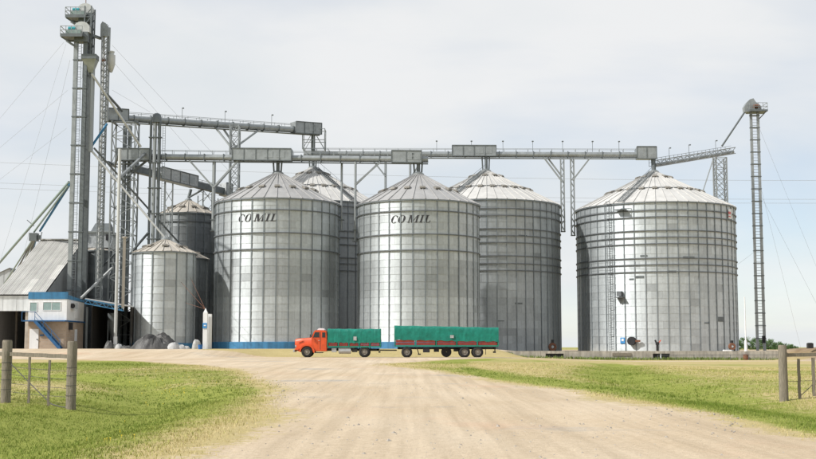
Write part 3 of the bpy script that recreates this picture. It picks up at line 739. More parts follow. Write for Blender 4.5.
# ------------------------------------------------------------------ overhead conveyors
def conveyor(name, label, a, b, dia, boxes=(), lamps=(), m='galv', deck=True, box_m='galv', rail_side=1, truss=False, brackets=True, rail_h=1.0, covered=False):
    """closed chain conveyor: trough tube, walkway with handrails, drive and intake housings; boxes = (from, to, below, above) as fractions/metres"""
    a, b = Vector(a), Vector(b); t = thing(name, label, 'conveyor', a); d = b - a; ln = d.length; e = d.normalized()
    n = Vector((e.y, -e.x, 0)).normalized()                 # towards the viewer side
    up = Vector((0, 0, 1)); r = dia / 2
    if truss:
        for k in (-.45, .45):
            for z in (-r, r + .35): pipe('chord', m, t, a + n * k + up * z, b + n * k + up * z, .12)
        nb = int(ln / 1.1)
        bb = MB()
        for i in range(nb):
            p, q = a + e * (ln * i / nb), a + e * (ln * (i + 1) / nb)
            for k in (-.45, .45):
                z0, z1 = (-r, r + .35) if i % 2 else (r + .35, -r); bb.bar(p + n * k + up * z0, q + n * k + up * z1, .06)
            bb.bar(p - n * .45 - up * r, p + n * .45 - up * r, .07)
        bb.build('truss_bracing', m, t)
    if covered:
        bb = MB(); bb.bar(a, b, dia * .9, dia); bb.build('trough', m, t)
    else:
        bb = MB(); bb.tube(a, b, r, 14); bb.build('trough', m, t, True)
    if brackets:
        k = 1.2
        while k < ln - .5:
            p = a + e * k; piece('flange', 'galv_dark', t, p - e * .05, p + e * .05, dia + .07); k += 2.3
        piece('under_beam', 'galv_dark', t, a - up * (r + .14), b - up * (r + .14), .42, .1)
    if deck:
        s = -rail_side; zd = -r * .3
        bb = MB(); bb.bar(a + n * (s * (r + .45)) + up * zd, b + n * (s * (r + .45)) + up * zd, .8, .07); bb.build('walkway', 'galv_dark', t)
        for k in (r + .08, r + .85):
            bb = MB(); off = n * (s * k) + up * zd
            for h in (rail_h * .5, rail_h): bb.bar(a + off + up * h, b + off + up * h, .045)
            x = 0
            while x <= ln + .01: bb.bar(a + e * x + off, a + e * x + off + up * rail_h, .05); x += 1.6
            bb.build('handrail', 'galv', t)
    for (f0, f1, lo, hi) in boxes:
        p, q = a.lerp(b, f0), a.lerp(b, f1); bb = MB(); z = (hi - lo) / 2
        bb.bar(p + up * z, q + up * z, dia + .55, hi + lo); o = bb.build('housing', box_m, t)
        bb = MB(); L_ = (q - p).length; nn = max(2, int(L_ / 1.2))
        for i in range(nn + 1):
            c = p.lerp(q, i / nn) + n * (dia / 2 + .3); bb.bar(c - up * lo, c + up * hi, .08)
        bb.bar(p - up * lo + n * (dia / 2 + .3), q - up * lo + n * (dia / 2 + .3), .1); bb.bar(p + up * hi + n * (dia / 2 + .3), q + up * hi + n * (dia / 2 + .3), .1)
        bb.build('housing_frame', 'galv_dark', o)
        if L_ > 3:
            for i in range(2):
                c = p.lerp(q, .62 + .2 * i) + n * (dia / 2 + .29) + up * z; bb = MB(); bb.bar(c - e * .5, c + e * .5, .03, (hi + lo) * .55); bb.build('access_panel', 'galv', o)
    for f in lamps:
        c = a.lerp(b, f) - n * (rail_side * (r + .85)); bb = MB(); bb.bar(c, c + up * 2.0, .05); bb.bar(c + up * 2.0, c + up * 2.05 + n * .35, .05); bb.build('lamp_post', 'galv_dark', t)
        bb = MB(); bb.box(c + up * 1.98 + n * .2 - Vector((.12, .12, .05)), c + up * 1.98 + n * .2 + Vector((.12, .12, .07))); bb.build('lamp', 'galv_dark', t)
    return t

cA, cB = P(118, 156.6, 139.5), P(428, 159.6, 137.4)
front_conv = conveyor('overhead_conveyor', 'lower front grey conveyor crossing above the two lettered silos', cA, cB, .72,
    boxes=[(0, .107, .5, .9), (.375, .565, .35, 1.05), (.885, .98, .45, .95)])
cC, cE = P(304, 154, 160.2), P(656, 155, 157.6)
rear_conv = conveyor('overhead_conveyor', 'long rear grey conveyor ending above the big right silo', cC, cE, .78,
    boxes=[(.425, .55, .3, 1.15), (.945, 1.0, .6, 1.05)], lamps=(.38, .48, .57, .655, .74, .825, .90))
cU, cV = P(106, 117, 141), P(319, 131.5, 160)
upper_conv = conveyor('overhead_conveyor', 'highest grey conveyor sloping from the elevator towers to the back silo', cU, cV, .82,
    boxes=[(.0, .085, .45, 1.0), (.865, 1.0, .5, 1.05)], lamps=(.35, .55, .78))
cR, cS = P(655, 165, 157.6), P(733, 152, 166)
right_conv = conveyor('overhead_conveyor', 'open truss conveyor rising from the big silo roof to the right', cR, cS, .5, lamps=(.25, .5, .85), truss=True, brackets=False, m='galv')
cH, cK = P(134, 169, 141.5), P(229, 193, 153.4)
h_conv = conveyor('overhead_conveyor', 'dark covered conveyor sloping down above the tall dark bin', cH, cK, .8,
    boxes=[(.24, .62, .45, 1.0), (.93, 1.0, .5, 1.1)], m='galv_dark', box_m='tank_grey', brackets=False, covered=True)  # shaded look put into the dark trough colour

def chute(parent, a, b, dia=.3, name='chute', m='galv_dark'): return pipe(name, m, parent, a, b, dia)
def apex(s): return Vector((s['cx'], s['cy'], s['za'] - .1))
def at_frac(a, b, x):
    f = (x - a.x) / (b.x - a.x); return a.lerp(b, f)
for (tt, s, a, b) in ((front_conv, SA, cA, cB), (front_conv, SB, cA, cB), (rear_conv, SC, cC, cE), (rear_conv, SD, cC, cE)):
    ap = apex(s); tp = at_frac(a, b, s['cx']) - Vector((0, 0, .35))
    tp.y = ap.y
    for k in (-.55, .45): chute(tt, ap + Vector((k * .8, 0, -.3)), tp + Vector((k, 0, 0)), .2, 'chute_leg')
    chute(tt, ap, tp, .42)
chute(rear_conv, apex(SE), cE - Vector((.4, 0, .4)), .6)
chute(upper_conv, cV - Vector((.8, 0, .5)), P(313, 153, 160.2), .55)
# scaffold under the discharge end of the highest conveyor
b = MB(); c0 = P(303, 150, 160); c1 = P(325, 150, 160)
for x in (c0.x, (c0.x + c1.x) / 2, c1.x):
    for y in (159.2, 161.2): b.bar((x, y, c0.z), (x, y, cV.z + .3), .12)
for z in (c0.z + .1, (c0.z + cV.z) / 2, cV.z + .25):
    for y in (159.2, 161.2): b.bar((c0.x, y, z), (c1.x, y, z), .08)
for y in (159.2, 161.2): b.bar((c0.x, y, c0.z), ((c0.x + c1.x) / 2, y, cV.z), .07); b.bar((c1.x, y, c0.z), ((c0.x + c1.x) / 2, y, cV.z), .07)
for x in (c0.x, c1.x):
    for z in (c0.z + .1, cV.z + .25): b.bar((x, 159.2, z), (x, 161.2, z), .08)
b.build('end_frame', 'galv', upper_conv)
ap = apex(SH); chute(h_conv, ap, Vector((ap.x + .3, ap.y, at_frac(cH, cK, ap.x).z - .4)), .4); chute(h_conv, ap + Vector((.1, 0, .2)), at_frac(cH, cK, ap.x + 2.2) - Vector((0, 0, .4)), .25)

# support posts bracketed to the silo sides; each carries its braces
def side_post(label, conv_a, conv_b, x, y, z_low, dia, braces, lattice=False, group=None):
    tp = at_frac(conv_a, conv_b, x); t = thing('support_post', label, 'post', (x, y, z_low), group); top = Vector((x, y, tp.z - .4))
    if lattice:
        k = dia / 2
        for sx in (-k, k):
            for sy in (-k, k): piece('leg', 'galv', t, (x + sx, y + sy, z_low), (x + sx, y + sy, top.z), .13)
        b = MB(); z = z_low; i = 0
        while z < top.z - .8:
            for sy in (-k, k): b.bar((x - k, y + sy, z) if i % 2 else (x + k, y + sy, z), (x + k, y + sy, z + .8) if i % 2 else (x - k, y + sy, z + .8), .06)
            for sx in (-k, k): b.bar((x + sx, y - k, z), (x + sx, y + k, z + .8), .06)
            z += .8; i += 1
        b.build('bracing', 'galv', t)
    else: pipe('shaft', 'galv', t, (x, y, z_low), top, dia)
    for (zf, dxx_, dn) in braces:
        hi = at_frac(conv_a, conv_b, x + dxx_) - Vector((0, 0, .4)); hi.y += dn
        piece('brace', 'galv', t, (x, y + dn, zf), hi, .2)
    b = MB(); b.box((x - .3, y - .25, z_low - .12), (x + .3, y + .25, z_low)); b.box((x - .3, y - .25, z_low + 1.2), (x + .3, y + .25, z_low + 1.3)); b.build('bracket', 'galv_dark', t)
    return t
zb = zf_(218, 186, 137.5)
xa = SA['cx'] - SA['R'] - .35
side_post('grey post with spread braces on the left side of the left lettered silo', cA, cB, xa, YA, SA['ze'] - 3, .42, [(zb, -2.9, -.25), (zb, 2.9, -.3), (zb, 2.7, .3)])
side_post('thin grey post on the right side of the left lettered silo', cA, cB, SA['cx'] + SA['R'] + .35, YA, SA['ze'] - 3, .26, [])
side_post('thin grey post braced to the right on the left side of the right lettered silo', cA, cB, SB['cx'] - SB['R'] - .35, YB, SB['ze'] - 4, .28, [(zf_(358, 187, 139.5), 2.9, -.3), (zf_(358, 187, 139.5), 2.7, .3)])
def ry(x): return at_frac(cC, cE, x).y
x = SC['cx'] + SC['R'] + .45; side_post('grey post with left brace on the right side of the rear silo', cC, cE, x, ry(x), SC['ze'] - 2.5, .34, [(zf_(386, 178, 161), -2.1, -.3)])
x = SD['cx'] - SD['R'] - .5; side_post('grey post behind the roof of the right lettered silo', cC, cE, x, ry(x), SD['ze'] - 2.5, .34, [(zf_(406, 177, 158), 1.8, .3)])
x = SD['cx'] + SD['R'] + .5; side_post('lattice post with left braces on the right side of the wide ringed silo', cC, cE, x, ry(x), SD['ze'] - 3.2, .42, [(zf_(557, 178, 154), -2.5, -.25), (zf_(557, 172, 154), -1.9, .25)], True)
x = SE['cx'] - SE['R'] - .5; side_post('lattice post with right brace on the left side of the big right silo', cC, cE, x, ry(x), SE['ze'] - 3.2, .42, [(zf_(579, 175, 153), 2.4, -.2)], True)

# free-standing lattice towers
def lattice_tower(name, label, x0, x1, y0, y1, z0, z1, bay, leg=.16, m='galv', single=False, br=.07):
    t = thing(name, label, 'tower', ((x0 + x1) / 2, (y0 + y1) / 2, z0))
    cs = [(x0, y0), (x1, y0), (x1, y1), (x0, y1)]
    for x, y in cs: piece('leg', m, t, (x, y, z0), (x, y, z1), leg)
    n = max(1, int((z1 - z0) / bay)); h = (z1 - z0) / n
    for k in range(4):
        (ax, ay), (bx, by) = cs[k], cs[(k + 1) % 4]; b = MB()
        for i in range(n):
            z = z0 + i * h
            segs = [((ax, ay, z + h), (bx, by, z + h))] + ([((ax, ay, z), (bx, by, z + h))] if (i + k) % 2 else [((bx, by, z), (ax, ay, z + h))])
            if not single: segs += [((ax, ay, z + h), (bx, by, z))] if (i + k) % 2 else [((bx, by, z + h), (ax, ay, z))]
            for p, q in segs:
                if single: piece('brace', m, t, p, q, br)
                else: b.bar(p, q, br)
        if not single: b.build('bracing', m, t)
    return t
p = P(234.5, 170, 149)
zt = at_frac(cU, cV, p.x).z - .5
tw = lattice_tower('lattice_tower', 'slim lattice tower with spread braces under the highest conveyor', p.x - .55, p.x + .55, 148.4, 149.6, 1.2, zt, 1.3)
for (py, dx_, yy) in ((152, -2.6, 148.4), (146, -1.8, 149.6), (149, 2.3, 148.4)):
    hi = at_frac(cU, cV, p.x + dx_) - Vector((0, 0, .5)); hi.y += (yy - 149) * .6; piece('brace', 'galv', tw, (p.x, yy, zf_(234, py, 149)), hi, .2)
xl, xr = P(112.5, 200, 141.4).x, P(135.5, 200, 141.4).x
T1 = lattice_tower('lattice_tower', 'wide lattice tower beside the dark canopy under the conveyor ends', xl, xr, 140.4, 142.4, 1.2, zf_(112, 123.5, 141.4), 1.65, .17, single=True, br=.075)
# beams under the conveyor ends; one reaches forward to the front post
b = MB(); zt_ = zf_(112, 123.5, 141.4)
for x in (xl, xr): b.bar((x, 140.2, zt_ + .05), (x, 142.6, zt_ + .05), .2); b.bar((x, 138.8, cA.z - .75), (x, 142.5, cA.z - .75), .25)
b.bar((xl - .1, 141.4, cA.z - .6), (xr + .1, 141.4, cA.z - .6), .2); b.bar((xl - .1, 141.4, zt_ + .2), (xr + .1, 141.4, zt_ + .2), .2)
b.bar((P(117.5, 250, 128.3).x, 128.3, zf_(118, 150, 128.3)), (xl + .4, 140.4, zf_(118, 150, 128.3)), .2)
b.build('carrier_beams', 'galv_dark', T1)
pp = P(117.5, 250, 128.3)
pipe('front_post', 'galv_pale', T1, (pp.x, 128.3, gz(pp.x, 128.3)), (pp.x, 128.3, zf_(118, 149, 128.3)), .36)
pipe('post_foot', 'white_paint', T1, (pp.x, 128.3, gz(pp.x, 128.3) + .5), (pp.x, 128.3, gz(pp.x, 128.3) + 1.3), .44)
pv = P(123.5, 280, 128.6); pipe('vent_stack', 'roof_tan', T1, (pv.x, 128.6, zf_(123, 308, 128.6)), (pv.x, 128.6, zf_(123.5, 238, 128.6)), .34)
b = MB(); b.lathe([(.02, .1), (.34, 0), (.34, -.1), (.02, -.1)], (pv.x, 128.6, zf_(123.5, 237, 128.6)), 12); b.build('stack_cap', 'roof_tan', T1, True)
piece('strut', 'galv', T1, P(118, 179, 128.5), P(146, 153, 139), .26); piece('strut', 'galv_dark', T1, P(122, 181, 140.2), P(150, 158, 139.5), .22)
piece('strut', 'galv_dark', T1, P(130, 254, 141), P(149, 232, 138), .2)
# elevator legs inside the tower
b = MB()
for px in (123.5, 128.5): q = P(px, 200, 141.4); b.box((q.x - .2, 141.15, 1.2), (q.x + .2, 141.65, zf_(px, 126, 141.4)))
b.build('elevator_trunk', 'galv_dark', T1)

def ladder_geo(b, x, y, z0, z1, wd=.4, cage=True):
    for k in (-wd / 2, wd / 2): b.bar((x + k, y, z0), (x + k, y, z1), .045)
    z = z0 + .2
    while z < z1: b.bar((x - wd / 2, y, z), (x + wd / 2, y, z), .03); z += .3
    if cage:
        z = z0 + 2.4
        while z < z1:
            pts = [(x + .34 * math.cos(t), y - .42 * math.sin(t), z) for t in np.linspace(0, math.pi, 6)]
            for p_, q_ in zip(pts[:-1], pts[1:]): b.bar(p_, q_, .03)
            z += 1.2

def head(t, x, y, z, sx, motor='teal', drop=1.0, k=1.0):
    """bucket elevator head: rounded hood, drive motor, platform with rail. sx = side of the platform"""
    b = MB(); prof = [(-.95 * k, 0), (-.95 * k, .55 * k)] + [(.95 * k * -math.cos(a), .55 * k + .75 * k * math.sin(a)) for a in np.linspace(.15, math.pi - .15, 9)] + [(.95 * k, .55 * k), (.95 * k, 0)]
    b.prism([(x + px_, z + pz_) for px_, pz_ in prof], y - .5 * k, y + .5 * k); b.build('head_hood', 'galv_pale', t, True)
    b = MB(); b.box((x - .8 * k, y - .56 * k, z - 1.2 * k), (x + .8 * k, y + .56 * k, z + .02)); b.build('head_boot', 'galv_dark', t)
    a0, a1 = (x - sx * .35, x + sx * 2.25 * k); lo, hi = min(a0, a1), max(a0, a1)
    b = MB(); b.box((lo, y - 1.5 * k, z - .62), (hi, y + 1.15 * k, z - .5)); b.box((lo, y - 1.55 * k, z - .78), (hi, y - 1.45 * k, z - .42)); b.box((lo, y + 1.1 * k, z - .75), (hi, y + 1.2 * k, z - .45))
    b.bar((a1, y - 1.1 * k, z - .7), (x + sx * .7, y - .5, z - 1.7 * k), .14); b.bar((a1, y + 1.1 * k, z - .7), (x + sx * .7, y + .5, z - 1.7 * k), .14)
    b.build('platform', 'galv_dark', t)
    b = MB()
    for yy in (y - 1.47 * k, y + 1.12 * k):
        for h in (.5, .95): b.bar((lo, yy, z - .5 + h), (hi, yy, z - .5 + h), .06)
        for i in range(5): xx = lo + (hi - lo) * i / 4; b.bar((xx, yy, z - .5), (xx, yy, z + .45), .06)
    for h in (.5, .95): b.bar((a1, y - 1.47 * k, z - .5 + h), (a1, y + 1.12 * k, z - .5 + h), .06)
    b.build('platform_rail', 'galv', t)
    mx_ = x + sx * 1.15 * k
    b = MB(); b.tube((mx_ - .45 * k, y - .35, z + .42 * k), (mx_ + .4 * k, y - .35, z + .42 * k), .27 * k, 12); b.build('motor', motor, t, True)
    b = MB(); b.box((mx_ - .6 * k, y - .9, z - .45), (mx_ + 1.2 * k, y + .2, z + .13)); b.build('gearbox', 'steel_green', t)

def trunk_pair(t, x0, x1, y, z0, z1, wd, clamp=3.2, m1='galv', m2='galv'):
    for x, m in ((x0, m1), (x1, m2)):
        b = MB(); b.box((x - wd / 2, y - wd / 2, z0), (x + wd / 2, y + wd / 2, z1)); b.build('trunk', m, t)
    z = z0 + clamp
    while z < z1: piece('clamp', 'galv_dark', t, (min(x0, x1) - wd / 2 - .05, y, z), (max(x0, x1) + wd / 2 + .05, y, z), wd + .1, .12); z += clamp

yE = 134.0
xE0, xE1 = P(72.5, 180, yE).x, P(82.2, 180, yE).x
zh1 = zf_(80, 33, yE); zh2 = zf_(84, 14, yE + 1.6)
TE = thing('bucket_elevator', 'tallest twin leg bucket elevator with two teal motor heads at far left', 'elevator', ((xE0 + xE1) / 2, yE, 1.2))
trunk_pair(TE, xE0, xE1, yE, 1.2, zh1, .44, 3.3, 'galv', 'galv_dark')
b = MB(); b.box((xE1 - .1, yE + 1.35, 1.2), (xE1 + .35, yE + 1.85, zh2)); b.box((xE0 + .7, yE + 1.4, 1.2), (xE0 + 1.0, yE + 1.8, zh2)); b.build('rear_trunk', 'galv_dark', TE)
b = MB(); ladder_geo(b, (xE0 + xE1) / 2 - .05, yE - .3, 2, zh1 - 1); b.build('ladder', 'stiffener', TE)
head(TE, P(82.5, 33, yE).x, yE, zh1, -1, k=.95); head(TE, P(86, 14, yE + 1.6).x, yE + 1.6, zh2, -1, k=.9)
xm = P(86, 5, yE + 1.6); b = MB(); b.bar((xm.x, xm.y, zh2 + .8), (xm.x - .05, xm.y, zh2 + 2.6), .07); b.build('mast', 'rust', TE)
# tower frame joining the two heads
b = MB(); x0_, x1_ = P(86, 30, yE + 1).x, P(92.5, 30, yE + 1).x
for x in (x0_, x1_):
    for y in (yE + .3, yE + 1.9): b.bar((x, y, zh1 - 5.2), (x, y, zh2 + .6), .13)
z = zh1 - 5
while z < zh2:
    for y in (yE + .3, yE + 1.9): b.bar((x0_, y, z), (x1_, y, z + 1), .08); b.bar((x0_, y, z), (x1_, y, z), .08)
    for x in (x0_, x1_): b.bar((x, yE + .3, z), (x, yE + 1.9, z + 1), .08)
    z += 1.0
b.build('head_frame', 'galv_dark', TE)
b = MB(); c = P(93, 34, yE + 1); b.bar((c.x - .6, c.y, c.z), (P(101, 33, 137).x, 137, c.z), .3); b.build('catwalk', 'galv_dark', TE)
# hopper below the heads with its spouts
ph = P(91, 60, yE + .2)
b = MB(); b.box((ph.x - .95, ph.y - .7, ph.z), (ph.x + .75, ph.y + .7, ph.z + .55)); b.build('hopper_rim', 'galv_dark', TE)
b = MB(); b.add([(ph.x - .9, ph.y - .65, ph.z), (ph.x + .7, ph.y - .65, ph.z), (ph.x + .7, ph.y + .65, ph.z), (ph.x - .9, ph.y + .65, ph.z), (ph.x - .2, ph.y - .15, ph.z - 1.5), (ph.x + .3, ph.y - .15, ph.z - 1.5), (ph.x + .3, ph.y + .15, ph.z - 1.5), (ph.x - .2, ph.y + .15, ph.z - 1.5)],
     [(0, 1, 5, 4), (1, 2, 6, 5), (2, 3, 7, 6), (3, 0, 4, 7), (4, 5, 6, 7)]); b.build('hopper', 'galv', TE)
pq = P(91.5, 110, yE + .4)
pipe('down_pipe', 'galv', TE, (pq.x, pq.y, zf_(90, 152, yE + .4)), (pq.x, pq.y, ph.z - 1), .58)
pipe('spout', 'galv_pale', TE, P(92, 74, yE), P(141, 147, 137), .26)
pipe('spout', 'galv_dark', TE, P(106, 93, 136), P(122, 111, 141), .3)
pipe('spout', 'galv_pale', TE, P(91, 150, yE + .4), apex(SF), .24)
pipe('spout', 'galv_dark', TE, P(94, 148, yE + .6), apex(SG) + Vector((0, 0, .1)), .22)
pipe('spout', 'blue_pipe', TE, P(107, 124, 136), P(89, 150, yE + .4), .26)
pipe('spout', 'galv_dark', TE, P(128, 240, 141), P(103, 266, 143), .2)
piece('strut', 'galv_pale', TE, P(81, 298, 132), P(112, 268, 140), .2)
# spouts that run down to the sheds on the left
pipe('spout', 'steel_green', TE, P(69, 182, yE), P(-6, 269, 150), .3)
pipe('spout', 'steel_green', TE, P(68, 186, yE), P(34, 232, 142), .22)
pipe('spout', 'blue_pipe', TE, P(70, 184, yE), P(40, 231, 142), .26)
pj = P(34, 237, 142); b = MB(); b.box((pj.x - .45, 141.5, pj.z - .5), (pj.x + .45, 142.5, pj.z + .45)); b.box((pj.x + .5, 141.7, pj.z - .3), (pj.x + .8, 142.3, pj.z + .2)); b.build('divider_box', 'galv_dark', TE)
for (x, y, m) in ((4, 284, 'steel_green'), (9, 284, 'galv_dark'), (14, 284, 'steel_green'), (20, 282, 'galv_dark'), (25, 280, 'blue_pipe')):
    pipe('spout', m, TE, pj + Vector(((x - 14) * .02, 0, -.4)), P(x, y, 158), .2)
b = MB(); b.bar(P(27, 220, 141.5), P(34, 226, 141.5), .08); b.bar(P(42, 232, 141.5), P(40, 240, 141.5), .08); b.build('cable_arms', 'galv_dark', TE)
# guy wires
top = [P(64, 44, yE), P(84, 40, yE + 1)]
for (a, bq) in ((P(64, 42, yE), P(-60, 190, 150)), (P(66, 44, yE), P(0, 262, 128)), (P(70, 60, yE), P(20, 270, 150)), (P(68, 90, yE), P(-50, 190, 140)), (P(67, 128, yE), P(-40, 210, 150)),
                (P(112, 45, 137), P(230, 172, 150)), (P(110, 58, 137), P(190, 150, 150)), (P(112, 90, 137), P(150, 112, 140))):
    if bq.x < a.x: bq = a + (bq - a) * ((a.z - .6) / (a.z - bq.z))
    b = MB(); b.tube(a, bq, .012, 5); b.build('guy_wire', 'wire', TE)

# slim lattice mast elevator with cyclone beside it
yM = 137.0; xq0, xq1 = P(99, 180, yM).x, P(104.2, 180, yM).x
TM = thing('bucket_elevator', 'slim lattice mast elevator with a cyclone near its top, second from left', 'elevator', ((xq0 + xq1) / 2, yM, 1.2))
for x in (xq0, xq1):
    for y in (yM - .3, yM + .3): piece('leg', 'galv', TM, (x, y, 1.2), (x, y, zf_(102, 28, yM)), .11)
b = MB(); z = 1.4; i = 0; zt = zf_(102, 28, yM)
while z < zt:
    for y in (yM - .3, yM + .3): b.bar((xq0, y, z), (xq1, y, z), .09); b.bar((xq0, y, z), (xq1, y, z + .7), .05)
    for x in (xq0, xq1): b.bar((x, yM - .3, z), (x, yM + .3, z + .35), .06)
    z += .7
b.build('bracing', 'galv', TM)
pipe('riser', 'galv_pale', TM, (xq0 + .15, yM + .1, 9), (xq0 + .15, yM + .1, zf_(103, 24, yM)), .22)
pr = P(107.5, 100, yM + .3); pipe('riser', 'galv', TM, (pr.x, yM + .3, zf_(107, 121, yM)), (pr.x, yM + .3, zf_(107, 27, yM)), .34)
b = MB(); x = P(105.5, 25, yM).x; z = zf_(105, 30, yM); b.prism([(x - .5, z - .8), (x + .45, z - .8), (x + .45, z + .2), (x + .1, z + .75), (x - .3, z + .95), (x - .5, z + .6)], yM - .3, yM + .4); b.build('head_hood', 'galv', TM)
pc = P(111.3, 60, yM + .1)
b = MB(); b.lathe([(.12, -1.5), (.2, -1.4), (.46, -.55), (.46, .55), (.3, .6), (.3, .85), (.36, .86), (.36, 1.0), (.02, 1.02)], (pc.x, pc.y, zf_(111, 60, yM) + .05), 18); b.build('cyclone', 'galv_pale', TM, True)
b = MB(); b.bar((pc.x - 1.2, pc.y, pc.z), (pc.x - .4, pc.y, pc.z), .3); b.build('cyclone_bracket', 'rust', TM)

# third elevator with a round head, between the small bins
y2 = 138.4; T2x = [P(px, 180, y2).x for px in (150, 154.8, 159.3)]
T2 = thing('bucket_elevator', 'round headed elevator with three pipes behind the front tan roofed bin', 'elevator', (T2x[1], y2, 1.2))
zt2 = zf_(155, 121, y2)
pipe('trunk', 'galv_dark', T2, (T2x[0], y2, 1.2), (T2x[0], y2, zt2), .3); pipe('trunk', 'galv', T2, (T2x[1] - .1, y2, 1.2), (T2x[1] - .1, y2, zt2), .46); pipe('trunk', 'galv_dark', T2, (T2x[2] - .1, y2, 1.2), (T2x[2] - .1, y2, zt2), .4)
b = MB(); b.lathe([(.02, .95), (.3, .88), (.48, .68), (.55, .3), (.55, -.2), (.02, -.2)], (T2x[1] + .1, y2, zt2), 18); b.build('head_hood', 'galv_dark', T2, True)
b = MB(); ladder_geo(b, T2x[2] + .45, y2, 2, zt2 - .5, .3, False); b.build('ladder', 'stiffener', T2)
z = 5.0
while z < zt2: piece('clamp', 'galv_dark', T2, (T2x[0] - .22, y2, z), (T2x[2] + .2, y2, z), .56, .1); z += 3
# thin trestle legs that carry the dark covered conveyor
tr = thing('conveyor_trestle', 'thin crossed trestle legs under the dark covered conveyor', 'trestle', (P(168, 200, 148).x, 148, 1.2))
for px, Y in ((165, 146.5), (172.5, 147.5), (203, 151.5), (212, 152), (198, 158), (218, 158)):
    q = P(px, 200, Y); zt = at_frac(cH, cK, q.x).z - .45; piece('leg', 'galv', tr, (q.x, Y, 1.2), (q.x, Y, zt), .16)
for (xa_, xb_, Y) in ((165, 172.5, 146.4), (203, 212, 151.4), (198, 218, 158)):
    b = MB()
    for k in range(5):
        y0_ = 190 + 14 * k; b.bar(P(xa_, y0_, Y), P(xb_, y0_ + 12, Y), .07); b.bar(P(xb_, y0_, Y), P(xa_, y0_ + 12, Y), .07)
    b.build('bracing', 'galv', tr)

# right elevator
yR = 166.5; xr0, xr1 = P(754.2, 230, yR).x + .0, P(761.2, 230, yR).x
zR = zf_(752, 109, yR); TR = thing('bucket_elevator', 'lone ladder like elevator tower with boxed head right of the big silo', 'elevator', ((xr0 + xr1) / 2, yR, .95))
trunk_pair(TR, xr0, xr1, yR, .9, zR, .33, 1.75, 'galv', 'galv')
b = MB(); z = 1.2
while z < zR: b.bar((xr0, yR - .05, z), (xr1, yR - .05, z), .05); z += .42
b.build('rungs', 'galv', TR)
xc = (xr0 + xr1) / 2
b = MB(); pr = [(-1.35, -.5), (1.0, -.5), (1.0, .3), (.2, .95), (-.1, 1.45), (-.6, 1.3), (-1.1, .8), (-1.45, .2)]
b.prism([(xc - .1 + x, zR + z) for x, z in pr], yR - .5, yR + .5); b.build('head_hood', 'galv', TR)
b = MB(); b.box((xc - 1.0, yR - 1.3, zR - .55), (xc + 1.55, yR + .9, zR - .3))
b.bar((xc - .9, yR - 1.2, zR - .5), (xr0, yR, zR - 1.6), .1); b.bar((xc + 1.4, yR - 1.2, zR - .5), (xr1, yR, zR - 1.6), .1); b.build('platform', 'galv_dark', TR)
b = MB()
for h in (.45, .95):
    b.bar((xc - 1, yR - 1.25, zR - .3 + h), (xc + 1.5, yR - 1.25, zR - .3 + h), .06); b.bar((xc + 1.5, yR - 1.25, zR - .3 + h), (xc + 1.5, yR + .85, zR - .3 + h), .06)
for i in range(5): b.bar((xc - 1 + 2.5 * i / 4, yR - 1.25, zR - .3), (xc - 1 + 2.5 * i / 4, yR - 1.25, zR + .65), .06)
b.build('platform_rail', 'galv', TR)
b = MB(); b.tube((xc - .3, yR - .8, zR + .25), (xc + .5, yR - .8, zR + .25), .25, 12); b.build('motor', 'rust', TR, True)
pipe('spout', 'galv_dark', TR, (xc - 1.2, yR, zR - .2), P(722, 146, 165), .26)
b = MB(); b.box((xc + .1, yR - .5, 2.0), (xc + .5, yR - .2, 3.0)); b.build('control_box', 'dark', TR)
for (a, bq) in ((P(758, 125, yR), P(830, 300, 175)), (P(758, 190, yR), P(830, 330, 170)), (P(757, 250, yR), P(690, 300, 185)), (P(759, 180, yR), P(800, 345, 200))):
    if bq.x > a.x: bq = a + (bq - a) * ((a.z - .6) / (a.z - bq.z))
    b = MB(); b.tube(a, bq, .012, 5); b.build('guy_wire', 'wire', TR)
q0, q1 = P(715.5, 190, 168.5).x, P(726, 190, 168.5).x
lattice_tower('lattice_tower', 'lattice tower behind the big silo roof under the rising conveyor end', q0, q1, 167.8, 169.3, .95, zf_(720, 158, 168.5), 1.5, .16)
pole = P(715.5, 190, 166); t = thing('support_post', 'thin grey post with long stays behind the right roof edge of the big silo', 'post', (pole.x, 167, .95))
pipe('shaft', 'galv', t, (pole.x, 167, .95), (pole.x, 167, zf_(715, 155, 167)), .18)
piece('stay', 'galv', t, (pole.x, 167, zf_(715, 160, 167)), (pole.x - 1.7, 168, zf_(703, 200, 168)), .12)

# ------------------------------------------------------------------ office, sheds, canopy
OX0, OX1, OY0, OY1, OZ = P(28, 330, 125).x, P(66, 330, 125).x, 125.0, 131.6, gz(-38, 125) - .02
zl = zf_(40, 321, 125); zu = zf_(40, 299, 125); zt = zf_(40, 292, 125)
t = thing('office_building', 'two storey office with white upper floor, blue parapet and brick ground floor', 'building', ((OX0 + OX1) / 2, OY0, OZ))
b = MB(); b.box((OX0, OY0, OZ - .3), (OX1, OY1, zl)); b.build('brick_wall', 'brick', t)
b = MB(); b.box((OX0 - .02, OY0 - .03, zl), (OX1 + .03, OY1, zu)); b.build('upper_wall', 'white_paint', t)
b = MB(); b.box((OX0 - .05, OY0 - .09, zu), (OX1 + .09, OY0 + .25, zt)); b.add([(OX1 + .02, OY0 + .25, zu), (OX1 + .09, OY0 + .25, zu), (OX1 + .09, OY1, zu - .15), (OX1 + .02, OY1, zu - .15), (OX1 + .02, OY0 + .25, zt - .3), (OX1 + .09, OY0 + .25, zt - .3), (OX1 + .09, OY1, zu + .1), (OX1 + .02, OY1, zu + .1)], [(0, 3, 2, 1), (4, 5, 6, 7), (0, 1, 5, 4), (1, 2, 6, 5), (2, 3, 7, 6), (3, 0, 4, 7)]); b.build('parapet', 'blue_paint', t)
